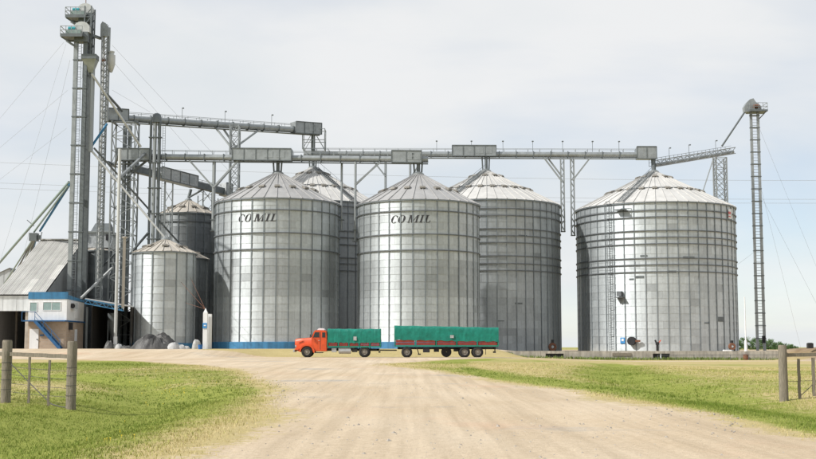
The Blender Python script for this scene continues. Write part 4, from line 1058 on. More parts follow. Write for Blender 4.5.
b = MB(); b.box((OX0, OY0 + .25, zu), (OX1, OY1, zu + .1)); b.build('flat_roof', 'shed_roof', t)
b = MB(); b.box((OX0 - .45, OY0 - .85, zl - .06), (OX1 + .12, OY0 - .03, zl + .07)); b.box((OX1 + .03, OY0 - .03, zl - .06), (OX1 + .12, OY1 + .3, zl + .07)); b.build('landing', 'blue_trim', t)
def window(x0, x1, z0, z1, panes, y=OY0 - .03):
    b = MB(); f = .05
    b.box((x0 - f, y - .05, z0 - f), (x1 + f, y - .002, z0)); b.box((x0 - f, y - .05, z1), (x1 + f, y - .002, z1 + f)); b.box((x0 - f, y - .05, z0), (x0, y - .002, z1)); b.box((x1, y - .05, z0), (x1 + f, y - .002, z1))
    for i in range(1, panes): xx = x0 + (x1 - x0) * i / panes; b.box((xx - .025, y - .045, z0), (xx + .025, y - .002, z1))
    wn = b.build('window', 'white_paint', t)
    for i in range(panes):
        a, c = x0 + (x1 - x0) * i / panes + .03, x0 + (x1 - x0) * (i + 1) / panes - .03; b = MB(); b.box((a, y - .02, z0), (c, y - .004, z1)); b.build('pane', 'glass_pale', wn)
window(P(43.3, 306, 125).x, P(60.5, 306, 125).x, zf_(50, 310, 125), zf_(50, 302.3, 125), 2)
window(P(30.2, 306, 125).x, P(37, 306, 125).x, zf_(34, 311, 125), zf_(34, 302.6, 125), 1)
b = MB(); b.box((P(29.5, 340, 125).x, OY0 - .05, OZ), (P(38.5, 340, 125).x, OY0 - .004, zf_(33, 329, 125))); d = b.build('door', 'white_paint', t)
b = MB(); xx = P(37.3, 340, 125).x; b.box((xx - .05, OY0 - .12, OZ + .95), (xx + .05, OY0 - .05, OZ + 1.05)); b.build('handle', 'dark', d)
b = MB(); xx = P(41.5, 335, 125).x; b.box((xx - .15, OY0 - .1, OZ + 1.35), (xx + .25, OY0 - .004, OZ + 1.5)); b.build('meter_box', 'blue_trim', t)
# side door, hatch and air conditioner on the right wall
b = MB(); b.box((OX1 + .004, OY0 + 3.2, OZ), (OX1 + .05, OY0 + 4.1, OZ + 2.1)); b.build('side_door', 'white_paint', t)
b = MB(); b.box((OX1 + .034, OY0 + 3.0, zl + .35), (OX1 + .09, OY0 + 5.0, zl + 1.15)); b.build('hatch', 'white_paint', t)
b = MB(); b.box((OX1 + .035, OY0 + 1.4, zl + 1.3), (OX1 + .5, OY0 + 2.4, zl + 1.95)); ac = b.build('air_conditioner', 'tank_grey', t)
b = MB(); b.lathe([(.02, 0), (.26, 0), (.26, -.02), (.02, -.02)], (OX1 + .25, OY0 + 1.38, zl + 1.62), 14, 'y'); b.build('fan_grille', 'dark', ac)
b = MB(); b.box((OX1 + .004, OY0 + .9, zl - .9), (OX1 + .3, OY0 + 1.5, zl - .15)); b.build('wall_box', 'dark', t)
# stair with treads and rail
sA_, sB_ = Vector((P(35.5, 322, 124.4).x, 124.4, zl)), Vector((P(60.5, 348, 124.4).x, 124.4, OZ))
sB_.z = gz(sB_.x, 124.4)
st = MB()
for yy in (124.12, 124.88): st.bar((sA_.x, yy, sA_.z), (sB_.x, yy, sB_.z), .06, .3)
stair = st.build('stair', 'blue_trim', t)
for i in range(13):
    q = sA_.lerp(sB_, (i + .5) / 13); piece('tread', 'blue_trim', stair, (q.x, 124.15, q.z), (q.x, 124.85, q.z), .28, .05)
b = MB(); u = Vector((0, 0, .95))
for yy in (124.12,):
    p0 = Vector((sA_.x, yy, sA_.z)); p1 = Vector((sB_.x, yy, sB_.z)); b.bar(p0 + u, p1 + u, .05); b.bar(p0 + u * .5, p1 + u * .5, .03)
    for i in range(4): q = p0.lerp(p1, i / 3); b.bar(q, q + u, .05)
    b.bar((OX0 - .4, yy, zl + .95), (sA_.x, yy, zl + .95), .05); b.bar((OX0 - .4, yy, zl), (OX0 - .4, yy, zl + .95), .05)
b.build('stair_rail', 'blue_trim', t)

# intake shed with the long pale roof
SX0, SX1, SY0, SY1 = P(-4, 300, 127.3).x, P(44.5, 300, 127.3).x, 127.3, 142.0
ze_, zr_ = zf_(10, 295.5, 127.3), zf_(55, 240.5, 142)
t = thing('intake_shed', 'tall shed with long pale patched roof above an open bay at far left', 'shed', ((SX0 + SX1) / 2, SY0, 1.2))
nr = 6; rs = random.Random(3)
for i in range(nr):                     # roof strips, several sheets up the slope
    for j in range(4):
        x0, x1 = SX0 + (SX1 - SX0) * i / nr, SX0 + (SX1 - SX0) * (i + 1) / nr; f0, f1 = j / 4, (j + 1) / 4 + (.012 if j < 3 else 0)
        y0, y1 = SY0 - .3 + (SY1 - SY0 + .3) * f0, SY0 - .3 + (SY1 - SY0 + .3) * f1; z0, z1 = ze_ + (zr_ - ze_) * f0, ze_ + (zr_ - ze_) * f1; b = MB(); e = .02 * (4 - j)
        n = 7; vs = []
        for k in range(n + 1):
            xx = x0 + (x1 - x0) * k / n; dz = (.05 if k % 2 else 0) + e; vs += [(xx, y0, z0 + dz), (xx, y1, z1 + dz)]
        b.add(vs, [(2 * k, 2 * k + 2, 2 * k + 3, 2 * k + 1) for k in range(n)])
        o = b.build('roof_sheet', 'shed_roof', t); v = rs.choice([.92, .94, .96, .98, 1.0, .97, 1.28]); o.color = (v, v * .99, v * .97, 1)
b = MB(); b.add([(SX0, SY1, zr_), (SX1, SY1, zr_), (SX1, SY1 + 14, ze_), (SX0, SY1 + 14, ze_)], [(0, 1, 2, 3)]); b.build('rear_roof', 'shed_roof', t)
b = MB(); b.bar((SX0, SY1, zr_ + .12), (SX1, SY1, zr_ + .12), .7, .12); b.build('ridge_cap', 'shed_roof', t)
for nm, xx in (('gable_wall', SX1), ('gable_wall', SX0)):
    b = MB(); w_ = .12
    b.add([(xx + k, y, z) for k in (-w_, 0) for y, z in ((SY0, 1.2), (SY1 + 13.5, 1.2), (SY1 + 13.5, ze_ - .05), (SY1, zr_ - .06), (SY0, ze_ - .05))], [(0, 1, 2, 3, 4), (9, 8, 7, 6, 5), (0, 5, 6, 1), (1, 6, 7, 2), (2, 7, 8, 3), (3, 8, 9, 4), (4, 9, 5, 0)])
    o = b.build(nm, 'clad', t); o.color = (.5, .5, .5, 1)  # gable shade put into a darker cladding tone
zf2 = zf_(10, 311, 127.3)
np_ = 7
for i in range(np_):
    x0, x1 = SX0 + (SX1 - SX0) * i / np_, SX0 + (SX1 - SX0) * (i + 1) / np_; b = MB(); b.box((x0 + .006, SY0 - .06 + .015 * (i % 2), zf2), (x1 - .006, SY0, ze_ - .02)); o = b.build('fascia_panel', 'clad', t); v = 1.35 + rs.uniform(-.05, .05); o.color = (v, v, v, 1)
for xx in (P(26.5, 330, 127.5).x, P(6, 330, 134).x, P(15.5, 330, 134).x):
    y = 127.6 if xx < P(20, 330, 127.5).x and False else (127.7 if abs(xx - P(26.5, 330, 127.5).x) < .01 else 134); b = MB(); b.box((xx - .18, y - .18, 1.1), (xx + .18, y + .18, zf2 + .3)); b.build('column', 'concrete', t)
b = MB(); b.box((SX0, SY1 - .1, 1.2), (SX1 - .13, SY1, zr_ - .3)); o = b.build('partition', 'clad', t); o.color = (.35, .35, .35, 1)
xx = P(9, 330, 138).x; b = MB(); b.tube((xx, 138, 1.2), (xx, 138, 5.5), 1.2, 16); o = b.build('intake_bin', 'tank_grey', t, True)
# far small shed
t = thing('shed', 'small grey clad shed with gable end behind the pale shed roof', 'shed', (P(6, 300, 166).x, 166, 1.2))
x0, x1, xm, ze2, zp = P(-10, 300, 166).x, P(16, 300, 166).x, P(9, 300, 166).x, zf_(10, 277, 166), zf_(9, 268.5, 166)
n = 8
for i in range(n):
    a, c = x0 + (x1 - x0) * i / n, x0 + (x1 - x0) * (i + 1) / n
    def top(x): return ze2 + (zp - ze2) * (1 - abs(x - xm) / ((xm - x0) if x < xm else (x1 - xm)))
    b = MB(); yo = .03 * (i % 2); b.add([(a, 166 - yo, 1.2), (c, 166 - yo, 1.2), (c, 166 - yo, top(c)), (a, 166 - yo, top(a)), (a, 166.1, 1.2), (c, 166.1, 1.2), (c, 166.1, top(c)), (a, 166.1, top(a))], [(0, 1, 2, 3), (5, 4, 7, 6), (0, 4, 5, 1), (1, 5, 6, 2), (2, 6, 7, 3), (3, 7, 4, 0)]); b.build('cladding_panel', 'clad', t)
b = MB(); b.add([(x0 - .2, 165.8, ze2 - .05), (xm, 165.8, zp + .1), (xm, 178, zp + .1), (x0 - .2, 178, ze2 - .05), (x1 + .2, 165.8, ze2 - .05), (x1 + .2, 178, ze2 - .05)], [(0, 1, 2, 3), (1, 4, 5, 2)]); b.build('roof', 'galv_dark', t)

# dark loading canopy with blue truss edge
KX0, KX1 = P(83, 320, 129).x + .2, P(127, 320, 129).x; kz0, kz1 = zf_(83, 299, 129), zf_(127, 306.5, 129)
t = thing('loading_canopy', 'dark open loading canopy with blue truss edge right of the office', 'canopy', ((KX0 + KX1) / 2, 129, 1.2))
b = MB(); b.add([(KX0, 128.9, kz0), (KX1, 128.9, kz1), (KX1, 146, kz1), (KX0, 146, kz0), (KX0, 128.9, kz0 + .1), (KX1, 128.9, kz1 + .1), (KX1, 146, kz1 + .1), (KX0, 146, kz0 + .1)], [(0, 3, 2, 1), (4, 5, 6, 7), (0, 1, 5, 4), (1, 2, 6, 5), (2, 3, 7, 6), (3, 0, 4, 7)]); b.build('roof', 'shed_roof', t)
ta, tb = Vector((KX0, 128.8, kz0 - .06)), Vector((KX1 - .3, 128.8, kz1 - .06)); dn = Vector((0, 0, -.42))
piece('truss_chord', 'blue_paint', t, ta, tb, .1); piece('truss_chord', 'blue_paint', t, ta + dn, tb + dn, .1)
for i in range(11):
    p0, p1 = ta.lerp(tb, i / 11), ta.lerp(tb, (i + 1) / 11); piece('truss_web', 'blue_paint', t, p0 if i % 2 else p0 + dn, p1 + dn if i % 2 else p1, .06)
b = MB(); b.box((KX0, 145.8, 1.2), (KX1, 146, kz1)); b.build('rear_wall', 'chassis', t)  # near-black rear and side walls: interior shade put into their colour
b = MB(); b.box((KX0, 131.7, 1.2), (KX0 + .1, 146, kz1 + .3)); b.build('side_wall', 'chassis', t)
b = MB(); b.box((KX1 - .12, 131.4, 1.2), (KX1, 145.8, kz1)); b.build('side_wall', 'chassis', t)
for xx in (KX0 + .2,): b = MB(); b.box((xx - .1, 129, 1.2), (xx + .1, 129.2, min(kz0, kz1) - .05)); b.build('column', 'galv_dark', t)
xh = P(113.5, 330, 133.4).x
t = thing('hopper_bin', 'dark cone bottomed hopper under the right end of the canopy', 'hopper', (xh, 133.4, 1.2))
b = MB(); b.lathe([(.02, 2.1), (.18, 2.1), (.2, 2.2), (.68, 3.9), (.68, 5.2), (.02, 5.3)], (xh, 133.4, 0), 18); b.build('body', 'galv_dark', t, True)
for k in range(4):
    a = k * math.pi / 2 + .7; piece('leg', 'galv_dark', t, (xh + .66 * math.cos(a), 133.4 + .66 * math.sin(a), 1.2), (xh + .66 * math.cos(a), 133.4 + .66 * math.sin(a), 4.4), .1)

# cleaner house on top of the narrow bin
zz0, zz1 = zf_(99, 248, 145.5), zf_(99, 233, 145.5); x0, x1 = P(84, 240, 145.5).x, P(112, 240, 145.5).x
b = MB(); b.box((x0, 144.9, zz0), (x1, 148.1, zz1)); ch = b.build('cleaner_house', 'tank_grey', SI['t'])
b = MB(); b.box((x0 - .15, 144.7, zz1), (x1 + .15, 148.3, zz1 + .16)); b.build('house_roof', 'galv', ch)
b = MB(); xa_, xb_ = P(92, 228, 145.5).x, P(110, 228, 145.5).x; zt_ = zf_(99, 223, 145.5)
b.add([(x0 + .9, 145.1, zz1 + .16), (x1 - .2, 145.1, zz1 + .16), (x1 - .2, 147.9, zz1 + .16), (x0 + .9, 147.9, zz1 + .16), (xa_ + .3, 145.9, zt_), (xb_ - .2, 145.9, zt_), (xb_ - .2, 147.1, zt_), (xa_ + .3, 147.1, zt_)], [(4, 5, 6, 7), (0, 1, 5, 4), (1, 2, 6, 5), (2, 3, 7, 6), (3, 0, 4, 7)]); b.build('louvre_hood', 'galv_dark', ch)
for px in (86.5, 107): q = P(px, 236, 144.8); b = MB(); b.box((q.x - .12, 144.7, q.z - .5), (q.x + .12, 144.89, q.z + .2)); b.build('lamp_box', 'dark', ch)

# ------------------------------------------------------------------ vehicles
def wheel(t, x, y, z, r, wd=.28, rimm='rim'):
    b = MB(); w2 = wd / 2; b.lathe([(r * .56, -w2), (r * .86, -w2), (r * .97, -w2 * .75), (r, -w2 * .45), (r, w2 * .45), (r * .97, w2 * .75), (r * .86, w2), (r * .56, w2), (r * .56, -w2)], (x, y, z), 26, 'y'); ty = b.build('wheel', 'rubber', t, True)
    b = MB(); b.lathe([(r * .57, -w2 * .75), (r * .52, -w2 * .85), (r * .46, -w2 * .2), (r * .26, -w2 * .1), (r * .22, -w2 * .7), (r * .05, -w2 * .8)], (x, y, z), 20, 'y'); b.lathe([(r * .57, w2 * .8), (.02, w2 * .5)], (x, y, z), 20, 'y'); rim = b.build('rim', rimm, ty, True)
    return ty

def tarp(t, name, m, x0, x1, y0, y1, zb, zt, seed, sag=.03, amp=.045, slope=0):
    """cover stretched over a cargo body: soft edges, folds, scalloped hem"""
    nx_, prof = 110, []
    def ring(x, f):
        pts = []; k = .10
        path = [(y0, zb), (y0, zb + (zt - zb) * .2), (y0, zb + (zt - zb) * .4), (y0, zb + (zt - zb) * .6), (y0, zb + (zt - zb) * .78), (y0 + .02, zt - k), (y0 + k, zt), (y0 + .5, zt + .04), ((y0 + y1) / 2, zt + .06), (y1 - .5, zt + .04), (y1 - k, zt), (y1 - .02, zt - k), (y1, zb + (zt - zb) * .78), (y1, zb + (zt - zb) * .6), (y1, zb + (zt - zb) * .4), (y1, zb + (zt - zb) * .2), (y1, zb)]
        for i, (y, z) in enumerate(path):
            fold = 1 - abs(noise.noise((x * 1.5 + z * 1.3, z * .35 - x * .4, seed + 11))) * 2; nn = 1.1 * fold ** 3 * .6 + noise.noise((x * .8 + z * .9, z * 1.1, seed)) + .7 * noise.noise((x * 2.3 - z * 1.5, z * 1.6, seed + 5)) + .35 * noise.noise((x * 6, z * .8, seed + 8))
            side = 1 if i > 8 else -1; dy_ = nn * amp * side * (1 if 0 < i < 16 else .6); bow = -sag * math.sin(f * 5 * math.pi) ** 2 if 5 <= i <= 11 else 0
            zz = z + bow + noise.noise((x * .6, y, seed + 2)) * .03 + slope * (x - x0)
            if i in (0, 16): zz += .06 * math.sin(f * 10 * math.pi) ** 2 + .04 * noise.noise((x * 3, 0, seed))
            pts.append((x, y + dy_, zz))
        return pts
    b = MB(); vs = []; m_ = 17
    for i in range(nx_ + 1): vs += ring(x0 + (x1 - x0) * i / nx_, i / nx_)
    fs = [(i * m_ + j, i * m_ + j + 1, (i + 1) * m_ + j + 1, (i + 1) * m_ + j) for i in range(nx_) for j in range(m_ - 1)]
    fs += [tuple(range(m_)), tuple(nx_ * m_ + j for j in range(m_))]
    b.add(vs, fs); return b.build(name, m, t, True)

TX, TY, TW = P(293.7, 350, 115).x, 114.9, 2.4       # nose of the truck; near side
TZ = gz(-7, 116) + .0
t = thing('truck', 'orange bonneted truck with green tarpaulin over its cargo bed', 'truck', (TX + 4, TY + TW / 2, TZ))
def TR_(lx, z): return (TX + lx, TZ + z)
def X(lx): return TX + lx
def Zt(z): return TZ + z
y0, y1 = TY, TY + TW
b = MB()
for yy in (y0 + .75, y1 - .95): b.box((X(.5), yy, Zt(.62)), (X(8.2), yy + .2, Zt(.86)))
for lx in (1.0, 3.6, 5.5, 8.0): b.box((X(lx), y0 + .75, Zt(.66)), (X(lx + .15), y1 - .75, Zt(.82)))
b.build('chassis', 'chassis', t)
# bonnet: lofted sections from the radiator to the scuttle
secs = [(0.06, .78, 1.70, .50), (.18, .72, 1.80, .58), (.9, .72, 1.86, .72), (1.72, .72, 1.93, .92)]
b = MB(); vs = []; m_ = 10
for lx, zb_, zt_, hw in secs:
    c = (y0 + y1) / 2; vs += [(X(lx), c + a * hw, Zt(zz)) for a, zz in ((-1, zb_), (-1, zb_ + .55), (-.98, zt_ - .22), (-.85, zt_ - .06), (-.5, zt_), (.5, zt_), (.85, zt_ - .06), (.98, zt_ - .22), (1, zb_ + .55), (1, zb_))]
fs = [(i * m_ + j, i * m_ + (j + 1) % m_, (i + 1) * m_ + (j + 1) % m_, (i + 1) * m_ + j) for i in range(3) for j in range(m_)] + [tuple(range(m_)), tuple(3 * m_ + j for j in range(m_))]
b.add(vs, fs); bon = b.build('bonnet', 'orange', t, True)
b = MB(); c = (y0 + y1) / 2; b.box((X(.02), c - .42, Zt(.85)), (X(.07), c + .42, Zt(1.55))); b.build('grille', 'dark', bon)
for yy in (y0 + .62,):
    for k in range(2): b = MB(); b.box((X(.3), c - .74 - .012 * 0, Zt(1.45 + .12 * k)), (X(1.2), c - .70, Zt(1.47 + .12 * k))); b.build('vent_strip', 'rust', bon)
# front fenders: arched over the wheel
for s, (fa, fb) in ((-1, (y0, y0 + .62)), (1, (y1 - .62, y1))):
    b = MB(); outer = [(1.27 + .74 * -math.cos(a), .53 + .72 * math.sin(a)) for a in np.linspace(-.05, math.pi + .1, 14)]; inner = [(1.27 + .60 * -math.cos(a), .53 + .58 * math.sin(a)) for a in np.linspace(-.05, math.pi + .1, 14)][::-1]
    outer[0] = (.2, .62); outer = [(.12, .75)] + outer
    b.prism([(X(x), Zt(z)) for x, z in outer + inner], fa, fb); b.build('fender', 'orange', t, True)
    b = MB(); b.tube((X(.12), (fa + fb) / 2, Zt(1.02)), (X(.22), (fa + fb) / 2, Zt(1.02)), .15, 14); b.build('headlight', 'glass_pale', t, True)
b = MB(); b.box((X(-.06), y0 + .02, Zt(.5)), (X(.1), y1 - .02, Zt(.74))); b.build('bumper', 'alu', t, bevel=.03)
# cab: rounded shell with window openings shown by glazing set in it
cab = [(1.68, .58), (3.18, .58), (3.2, 2.0), (3.14, 2.5), (3.02, 2.6), (2.1, 2.62), (1.96, 2.56), (1.70, 1.9)]
b = MB(); b.prism([(X(x), Zt(z)) for x, z in cab], y0 + .12, y1 - .12); cb = b.build('cab', 'orange', t, bevel=.05)
for s, yy in ((-1, y0 + .12), (1, y1 - .12)):
    e = .02 * s
    b = MB(); b.prism([(X(x), Zt(z)) for x, z in ((1.84, 1.92), (2.45, 1.92), (2.45, 2.42), (2.03, 2.42))], min(yy + e * .2, yy + e), max(yy + e * .2, yy + e)); b.build('side_window', 'glass', cb)
    b = MB(); b.prism([(X(x), Zt(z)) for x, z in ((2.72, 1.92), (3.02, 1.92), (3.02, 2.4), (2.72, 2.4))], min(yy + e * .2, yy + e), max(yy + e * .2, yy + e)); b.build('side_window', 'glass', cb)
    b = MB(); b.prism([(X(x), Zt(z)) for x, z in ((2.53, .75), (2.57, .75), (2.57, 2.48), (2.53, 2.48))], min(yy, yy + e * .4), max(yy, yy + e * .4)); b.build('door_gap', 'chassis', cb)
    b = MB(); b.box((X(2.36), min(yy, yy + 2 * e), Zt(1.6)), (X(2.5), max(yy, yy + 2 * e), Zt(1.65))); b.build('door_handle', 'alu', cb)
    b = MB(); b.bar((X(1.75), yy, Zt(2.0)), (X(1.6), yy + s * .25, Zt(2.05)), .03); b.box((X(1.56), yy + s * .25 - .06, Zt(1.88)), (X(1.62), yy + s * .25 + .06, Zt(2.2))); b.build('mirror', 'dark', cb)
    b = MB(); b.box((X(2.0), yy - .1, Zt(.42)), (X(2.7), yy + .1, Zt(.5))); b.build('step', 'chassis', cb)
b = MB(); b.add([(X(1.70) - .02, y0 + .3, Zt(1.96)), (X(1.70) - .02, y1 - .3, Zt(1.96)), (X(1.92) - .02, y1 - .34, Zt(2.46)), (X(1.92) - .02, y0 + .34, Zt(2.46))], [(0, 1, 2, 3)]); b.build('windscreen', 'glass', cb)
b = MB(); b.prism([(X(x), Zt(z)) for x, z in ((2.2, 2.6), (2.95, 2.6), (2.9, 2.78), (2.4, 2.82), (2.25, 2.72))], y0 + .5, y1 - .5); b.build('roof_hatch', 'white_paint', cb, bevel=.03)
for lx in (1.27, 6.80):
    dual = lx > 3
    for yy, in ((y0 + .16,), (y1 - .16,)): wheel(t, X(lx), yy, Zt(.53), .53)
    if dual:
        for yy in (y0 + .48, y1 - .48): wheel(t, X(lx), yy, Zt(.53), .53)
    b = MB(); b.tube((X(lx), y0 + .2, Zt(.53)), (X(lx), y1 - .2, Zt(.53)), .09, 10); b.build('axle', 'chassis', t, True)
b = MB(); b.tube((X(4.35 - .0), y0 + .25, Zt(.62)), (X(5.5), y0 + .25, Zt(.62)), .26, 16); b.box((X(4.3), y0 + .1, Zt(.45)), (X(5.45), y0 + .4, Zt(.9))); tk = b.build('fuel_tank', 'alu', t, True)
b = MB(); b.box((X(3.65), y0 + .1, Zt(.5)), (X(4.1), y0 + .5, Zt(.88))); b.build('battery_box', 'alu', t)
b = MB(); b.box((X(5.6), y0 + .15, Zt(.5)), (X(6.1), y0 + .5, Zt(.8))); b.build('tool_box', 'chassis', t)
def cargo_body(t, lx0, lx1, y0, y1, zf, zb, zr, X, Zt, bays):
    b = MB(); b.box((X(lx0), y0 + .05, Zt(zf)), (X(lx1), y1 - .05, Zt(zf + .1))); b.build('bed', 'chassis', t)
    for yy in (y0 + .02, y1 - .02):
        piece('side_rail', 'green_frame', t, (X(lx0), yy, Zt(zf + .04)), (X(lx1), yy, Zt(zf + .04)), .07, .14)
        for i in range(bays + 1): xx = lx0 + (lx1 - lx0) * i / bays; piece('stake', 'green_frame', t, (X(xx), yy, Zt(zf)), (X(xx), yy, Zt(zr)), .09)
        for i in range(bays):
            a, c = lx0 + (lx1 - lx0) * i / bays + .1, lx0 + (lx1 - lx0) * (i + 1) / bays - .1
            for k in range(2):
                h = (zb - zf - .12) / 2; z = zf + .13 + k * h; b = MB(); b.box((X(a), yy - .03, Zt(z)), (X(c), yy + .03, Zt(z + h * .86))); b.build('side_board', 'red_board', t)
            
    for xx in (lx0 + .03, lx1 - .03): b = MB(); b.box((X(xx) - .03, y0 + .1, Zt(zf + .1)), (X(xx) + .03, y1 - .1, Zt(zb + .3))); b.build('end_board', 'green_frame', t)
cargo_body(t, 3.28, 8.33, y0, y1, .98, 1.42, 1.7, X, Zt, 5)
tarp(t, 'tarpaulin', 'tarp_green', X(3.26), X(8.35), y0 - .02, y1 + .02, Zt(1.37), Zt(2.72), 3.3)
b = MB(); q = X(5.75); b.box((q, y0 - .10, Zt(1.62)), (q + .3, y0 - .07, Zt(2.0))); b.build('patch', 'bag', t)
for yy in (y0 + .06, y1 - .36):
    b = MB(); outer = [(6.8 - .68 * math.cos(a), .53 + .64 * math.sin(a)) for a in np.linspace(.5, math.pi - .5, 10)]; inner = [(6.8 - .64 * math.cos(a), .53 + .60 * math.sin(a)) for a in np.linspace(.5, math.pi - .5, 10)][::-1]
    b.prism([(X(x), Zt(z)) for x, z in outer + inner], yy, yy + .3); b.build('mudguard', 'chassis', t)
b = MB(); b.box((X(8.15), y0 + .2, Zt(.45)), (X(8.3), y1 - .2, Zt(.6))); b.build('rear_bumper', 'chassis', t)
b = MB(); b.bar((X(8.25), (y0 + y1) / 2, Zt(.7)), (X(9.9), (y0 + y1) / 2, Zt(.68)), .12); b.bar((X(8.2), y0 + .9, Zt(.72)), (X(9.2), (y0 + y1) / 2, Zt(.7)), .07); b.build('drawbar', 'chassis', t)

# trailer
UX, UZ = P(394.3, 350, 114.6).x, gz(3, 115.6) - .02
t = thing('cargo_trailer', 'long green tarpaulin covered cargo trailer standing behind the truck', 'trailer', (UX + 5, TY + 1.2, UZ))
def X2(l): return UX + l
def Z2(z): return UZ + z
v0, v1 = TY - .4, TY + 2.05
b = MB()
for yy in (v0 + .75, v1 - .95): b.box((X2(.3), yy, Z2(.8)), (X2(9.8), yy + .2, Z2(1.02)))
for lx in (.4, 3, 5, 7.3, 9.5): b.box((X2(lx), v0 + .75, Z2(.82)), (X2(lx + .15), v1 - .75, Z2(.98)))
b.build('chassis', 'chassis', t)
cargo_body(t, .05, 9.95, v0, v1, 1.08, 1.72, 1.95, X2, Z2, 5)
tarp(t, 'tarpaulin', 'tarp_green', X2(0), X2(10), v0 - .03, v1 + .03, Z2(1.68), Z2(3.05), 8.1, slope=-.02)
b = MB(); q = X2(5.35); b.box((q, v0 - .13, Z2(1.88)), (q + .34, v0 - .09, Z2(2.15))); b.build('patch', 'bag', t)
for lx in (1.2, 6.74, 8.0):
    for yy in (v0 + .16, v1 - .16, v0 + .48, v1 - .48): wheel(t, X2(lx), yy, Z2(.53), .53)
    b = MB(); b.tube((X2(lx), v0 + .2, Z2(.53)), (X2(lx), v1 - .2, Z2(.53)), .09, 10); b.build('axle', 'chassis', t, True)
b = MB(); b.box((X2(2.75), v0 + .1, Z2(.5)), (X2(3.4), v0 + .55, Z2(.98))); b.build('tool_box', 'dark', t, bevel=.02)
b = MB(); b.lathe([(.02, -.1), (.18, -.12), (.44, -.12), (.5, -.06), (.5, .06), (.44, .12), (.18, .12), (.18, -.12)], (X2(5.0), v0 + .6, Z2(.55)), 22, 'y'); b.box((X2(4.5), v0 + .45, Z2(.9)), (X2(5.5), v0 + .8, Z2(1.0))); b.build('spare_wheel', 'rubber', t, True)
b = MB(); b.bar((X2(2.15), v0 + .4, Z2(1.0)), (X2(2.35), v0 + .4, Z2(.35)), .09); b.bar((X2(2.25), v0 + .4, Z2(.33)), (X2(2.55), v0 + .4, Z2(.33)), .12); b.build('landing_leg', 'chassis', t)
for lx in (8.75,): b = MB(); b.box((X2(lx), v0 + .05, Z2(.3)), (X2(lx + .03), v0 + .55, Z2(.9))); b.build('mud_flap', 'rubber', t)
b = MB(); b.box((X2(3.8), v0 + .5, Z2(.55)), (X2(4.3), v0 + .9, Z2(.95))); b.tube((X2(5.7), v0 + .7, Z2(.75)), (X2(6.2), v0 + .7, Z2(.75)), .16, 12); b.build('air_tank', 'dark', t, True)
b = MB(); b.box((X2(9.6), v0 + .2, Z2(.45)), (X2(9.75), v1 - .2, Z2(.6))); b.box((X2(9.62), v0 + .5, Z2(.5)), (X2(9.72), v0 + .6, Z2(1.0))); b.build('rear_bumper', 'chassis', t)

# ------------------------------------------------------------------ yard clutter
def heap(name, m, label, cat, cx, cy, rx, ry, hz, seed, n=36, peaks=1.0, group=None):
    tarped = m == 'tarp_grey'; n = n * 2 if tarped else n
    b = MB(); vs = []; zg = gz(cx, cy); rings_ = 14
    for j in range(rings_):
        f = j / (rings_ - 1)
        for i in range(n):
            a = 2 * math.pi * i / n; k = f * (1 + .16 * noise.noise((math.cos(a) * 1.5, math.sin(a) * 1.5, seed)))
            x, y = cx + rx * k * math.cos(a), cy + ry * k * math.sin(a)
            h = hz * max(0, 1 - f ** (2.2 if tarped else 4.5)) * (1 + .35 * peaks * noise.noise((x * .9, y * .9, seed + 3))) + hz * (.55 * (.3 - abs(noise.noise((x * 1.9, y * 1.9, seed)))) + .3 * (.28 - abs(noise.noise((x * 4.5, y * 4.5, seed + 1))))) * (1 - f ** 4) * (.4 if tarped else .8)
            if tarped: h += hz * (.20 * noise.noise((math.cos(a) * 2.5, math.sin(a) * 2.5, seed + f * .6)) + .17 * (.4 - abs(noise.noise((math.cos(a) * 5, math.sin(a) * 5, seed + f * 1.2)))) + .1 * noise.noise((math.cos(a) * 11, math.sin(a) * 11, seed + 4 + f))) * 4 * f * (1 - f)
            vs.append((x, y, gz(x, y) - .03 + max(0, h)))
    fs = [(j * n + i, j * n + (i + 1) % n, (j + 1) * n + (i + 1) % n, (j + 1) * n + i) for j in range(rings_ - 1) for i in range(n)]
    b.add(vs, fs); return props(b.build(name, m, None, True, origin=(cx, cy, zg)), label, cat, group)
q = P(155, 348, 122.5)
heap('tarpaulin_heap', 'tarp_grey', 'heap under a crumpled dark grey tarpaulin before the small bins', 'heap', q.x, 122.5, 2.45, 1.6, 1.35, 2.2, 64)
for k, (px, r, h) in enumerate(((173, .8, .55), (180, .6, .42), (185, .45, .3))):
    q = P(px, 349, 121.8); heap('sack', 'bag', ('large white sack against the right end of the tarpaulin heap', 'white sack second from the tarpaulin heap', 'small white sack farthest right of the tarpaulin heap')[k], 'sack', q.x, 121.8 + .2 * k, r, r * .8, h, 5 + k, 26)
q = P(196.5, 345, 125.5); heap('sack', 'bag', 'tall bulging white sack left of the white sign pillar', 'sack', q.x, 125.5, .5, .5, .85, 9, 26, .6)
for k, (px, Y, r, h, m, lab) in enumerate(((109, 126.6, .6, .8, 'tarp_grey', 'dark grey bundle leaning at the foot of the canopy post'), (119, 125.0, .45, .5, 'bag', 'white sack at the foot of the wide lattice tower'), (126, 124.6, .7, .4, 'tarp_grey', 'low dark bundle left of the tarpaulin heap'))):
    q = P(px, 348, Y); heap('bundle' if m != 'bag' else 'sack', m, lab, 'bundle' if m != 'bag' else 'sack', q.x, Y, r, r * .8, h, 20 + k, 26)
q = P(200.3, 350, 121.5); zg = gz(q.x, 121.5)
b = MB(); b.lathe([(.02, 0), (.2, 0), (.25, .44), (.27, .46), (.23, .46), (.2, .06), (.02, .06)], (q.x, 121.5, zg), 16); t = props(b.build('bucket', 'plastic_blue', None, True, origin=(q.x, 121.5, zg)), 'blue plastic bucket at the foot of the white sign pillar', 'bucket')
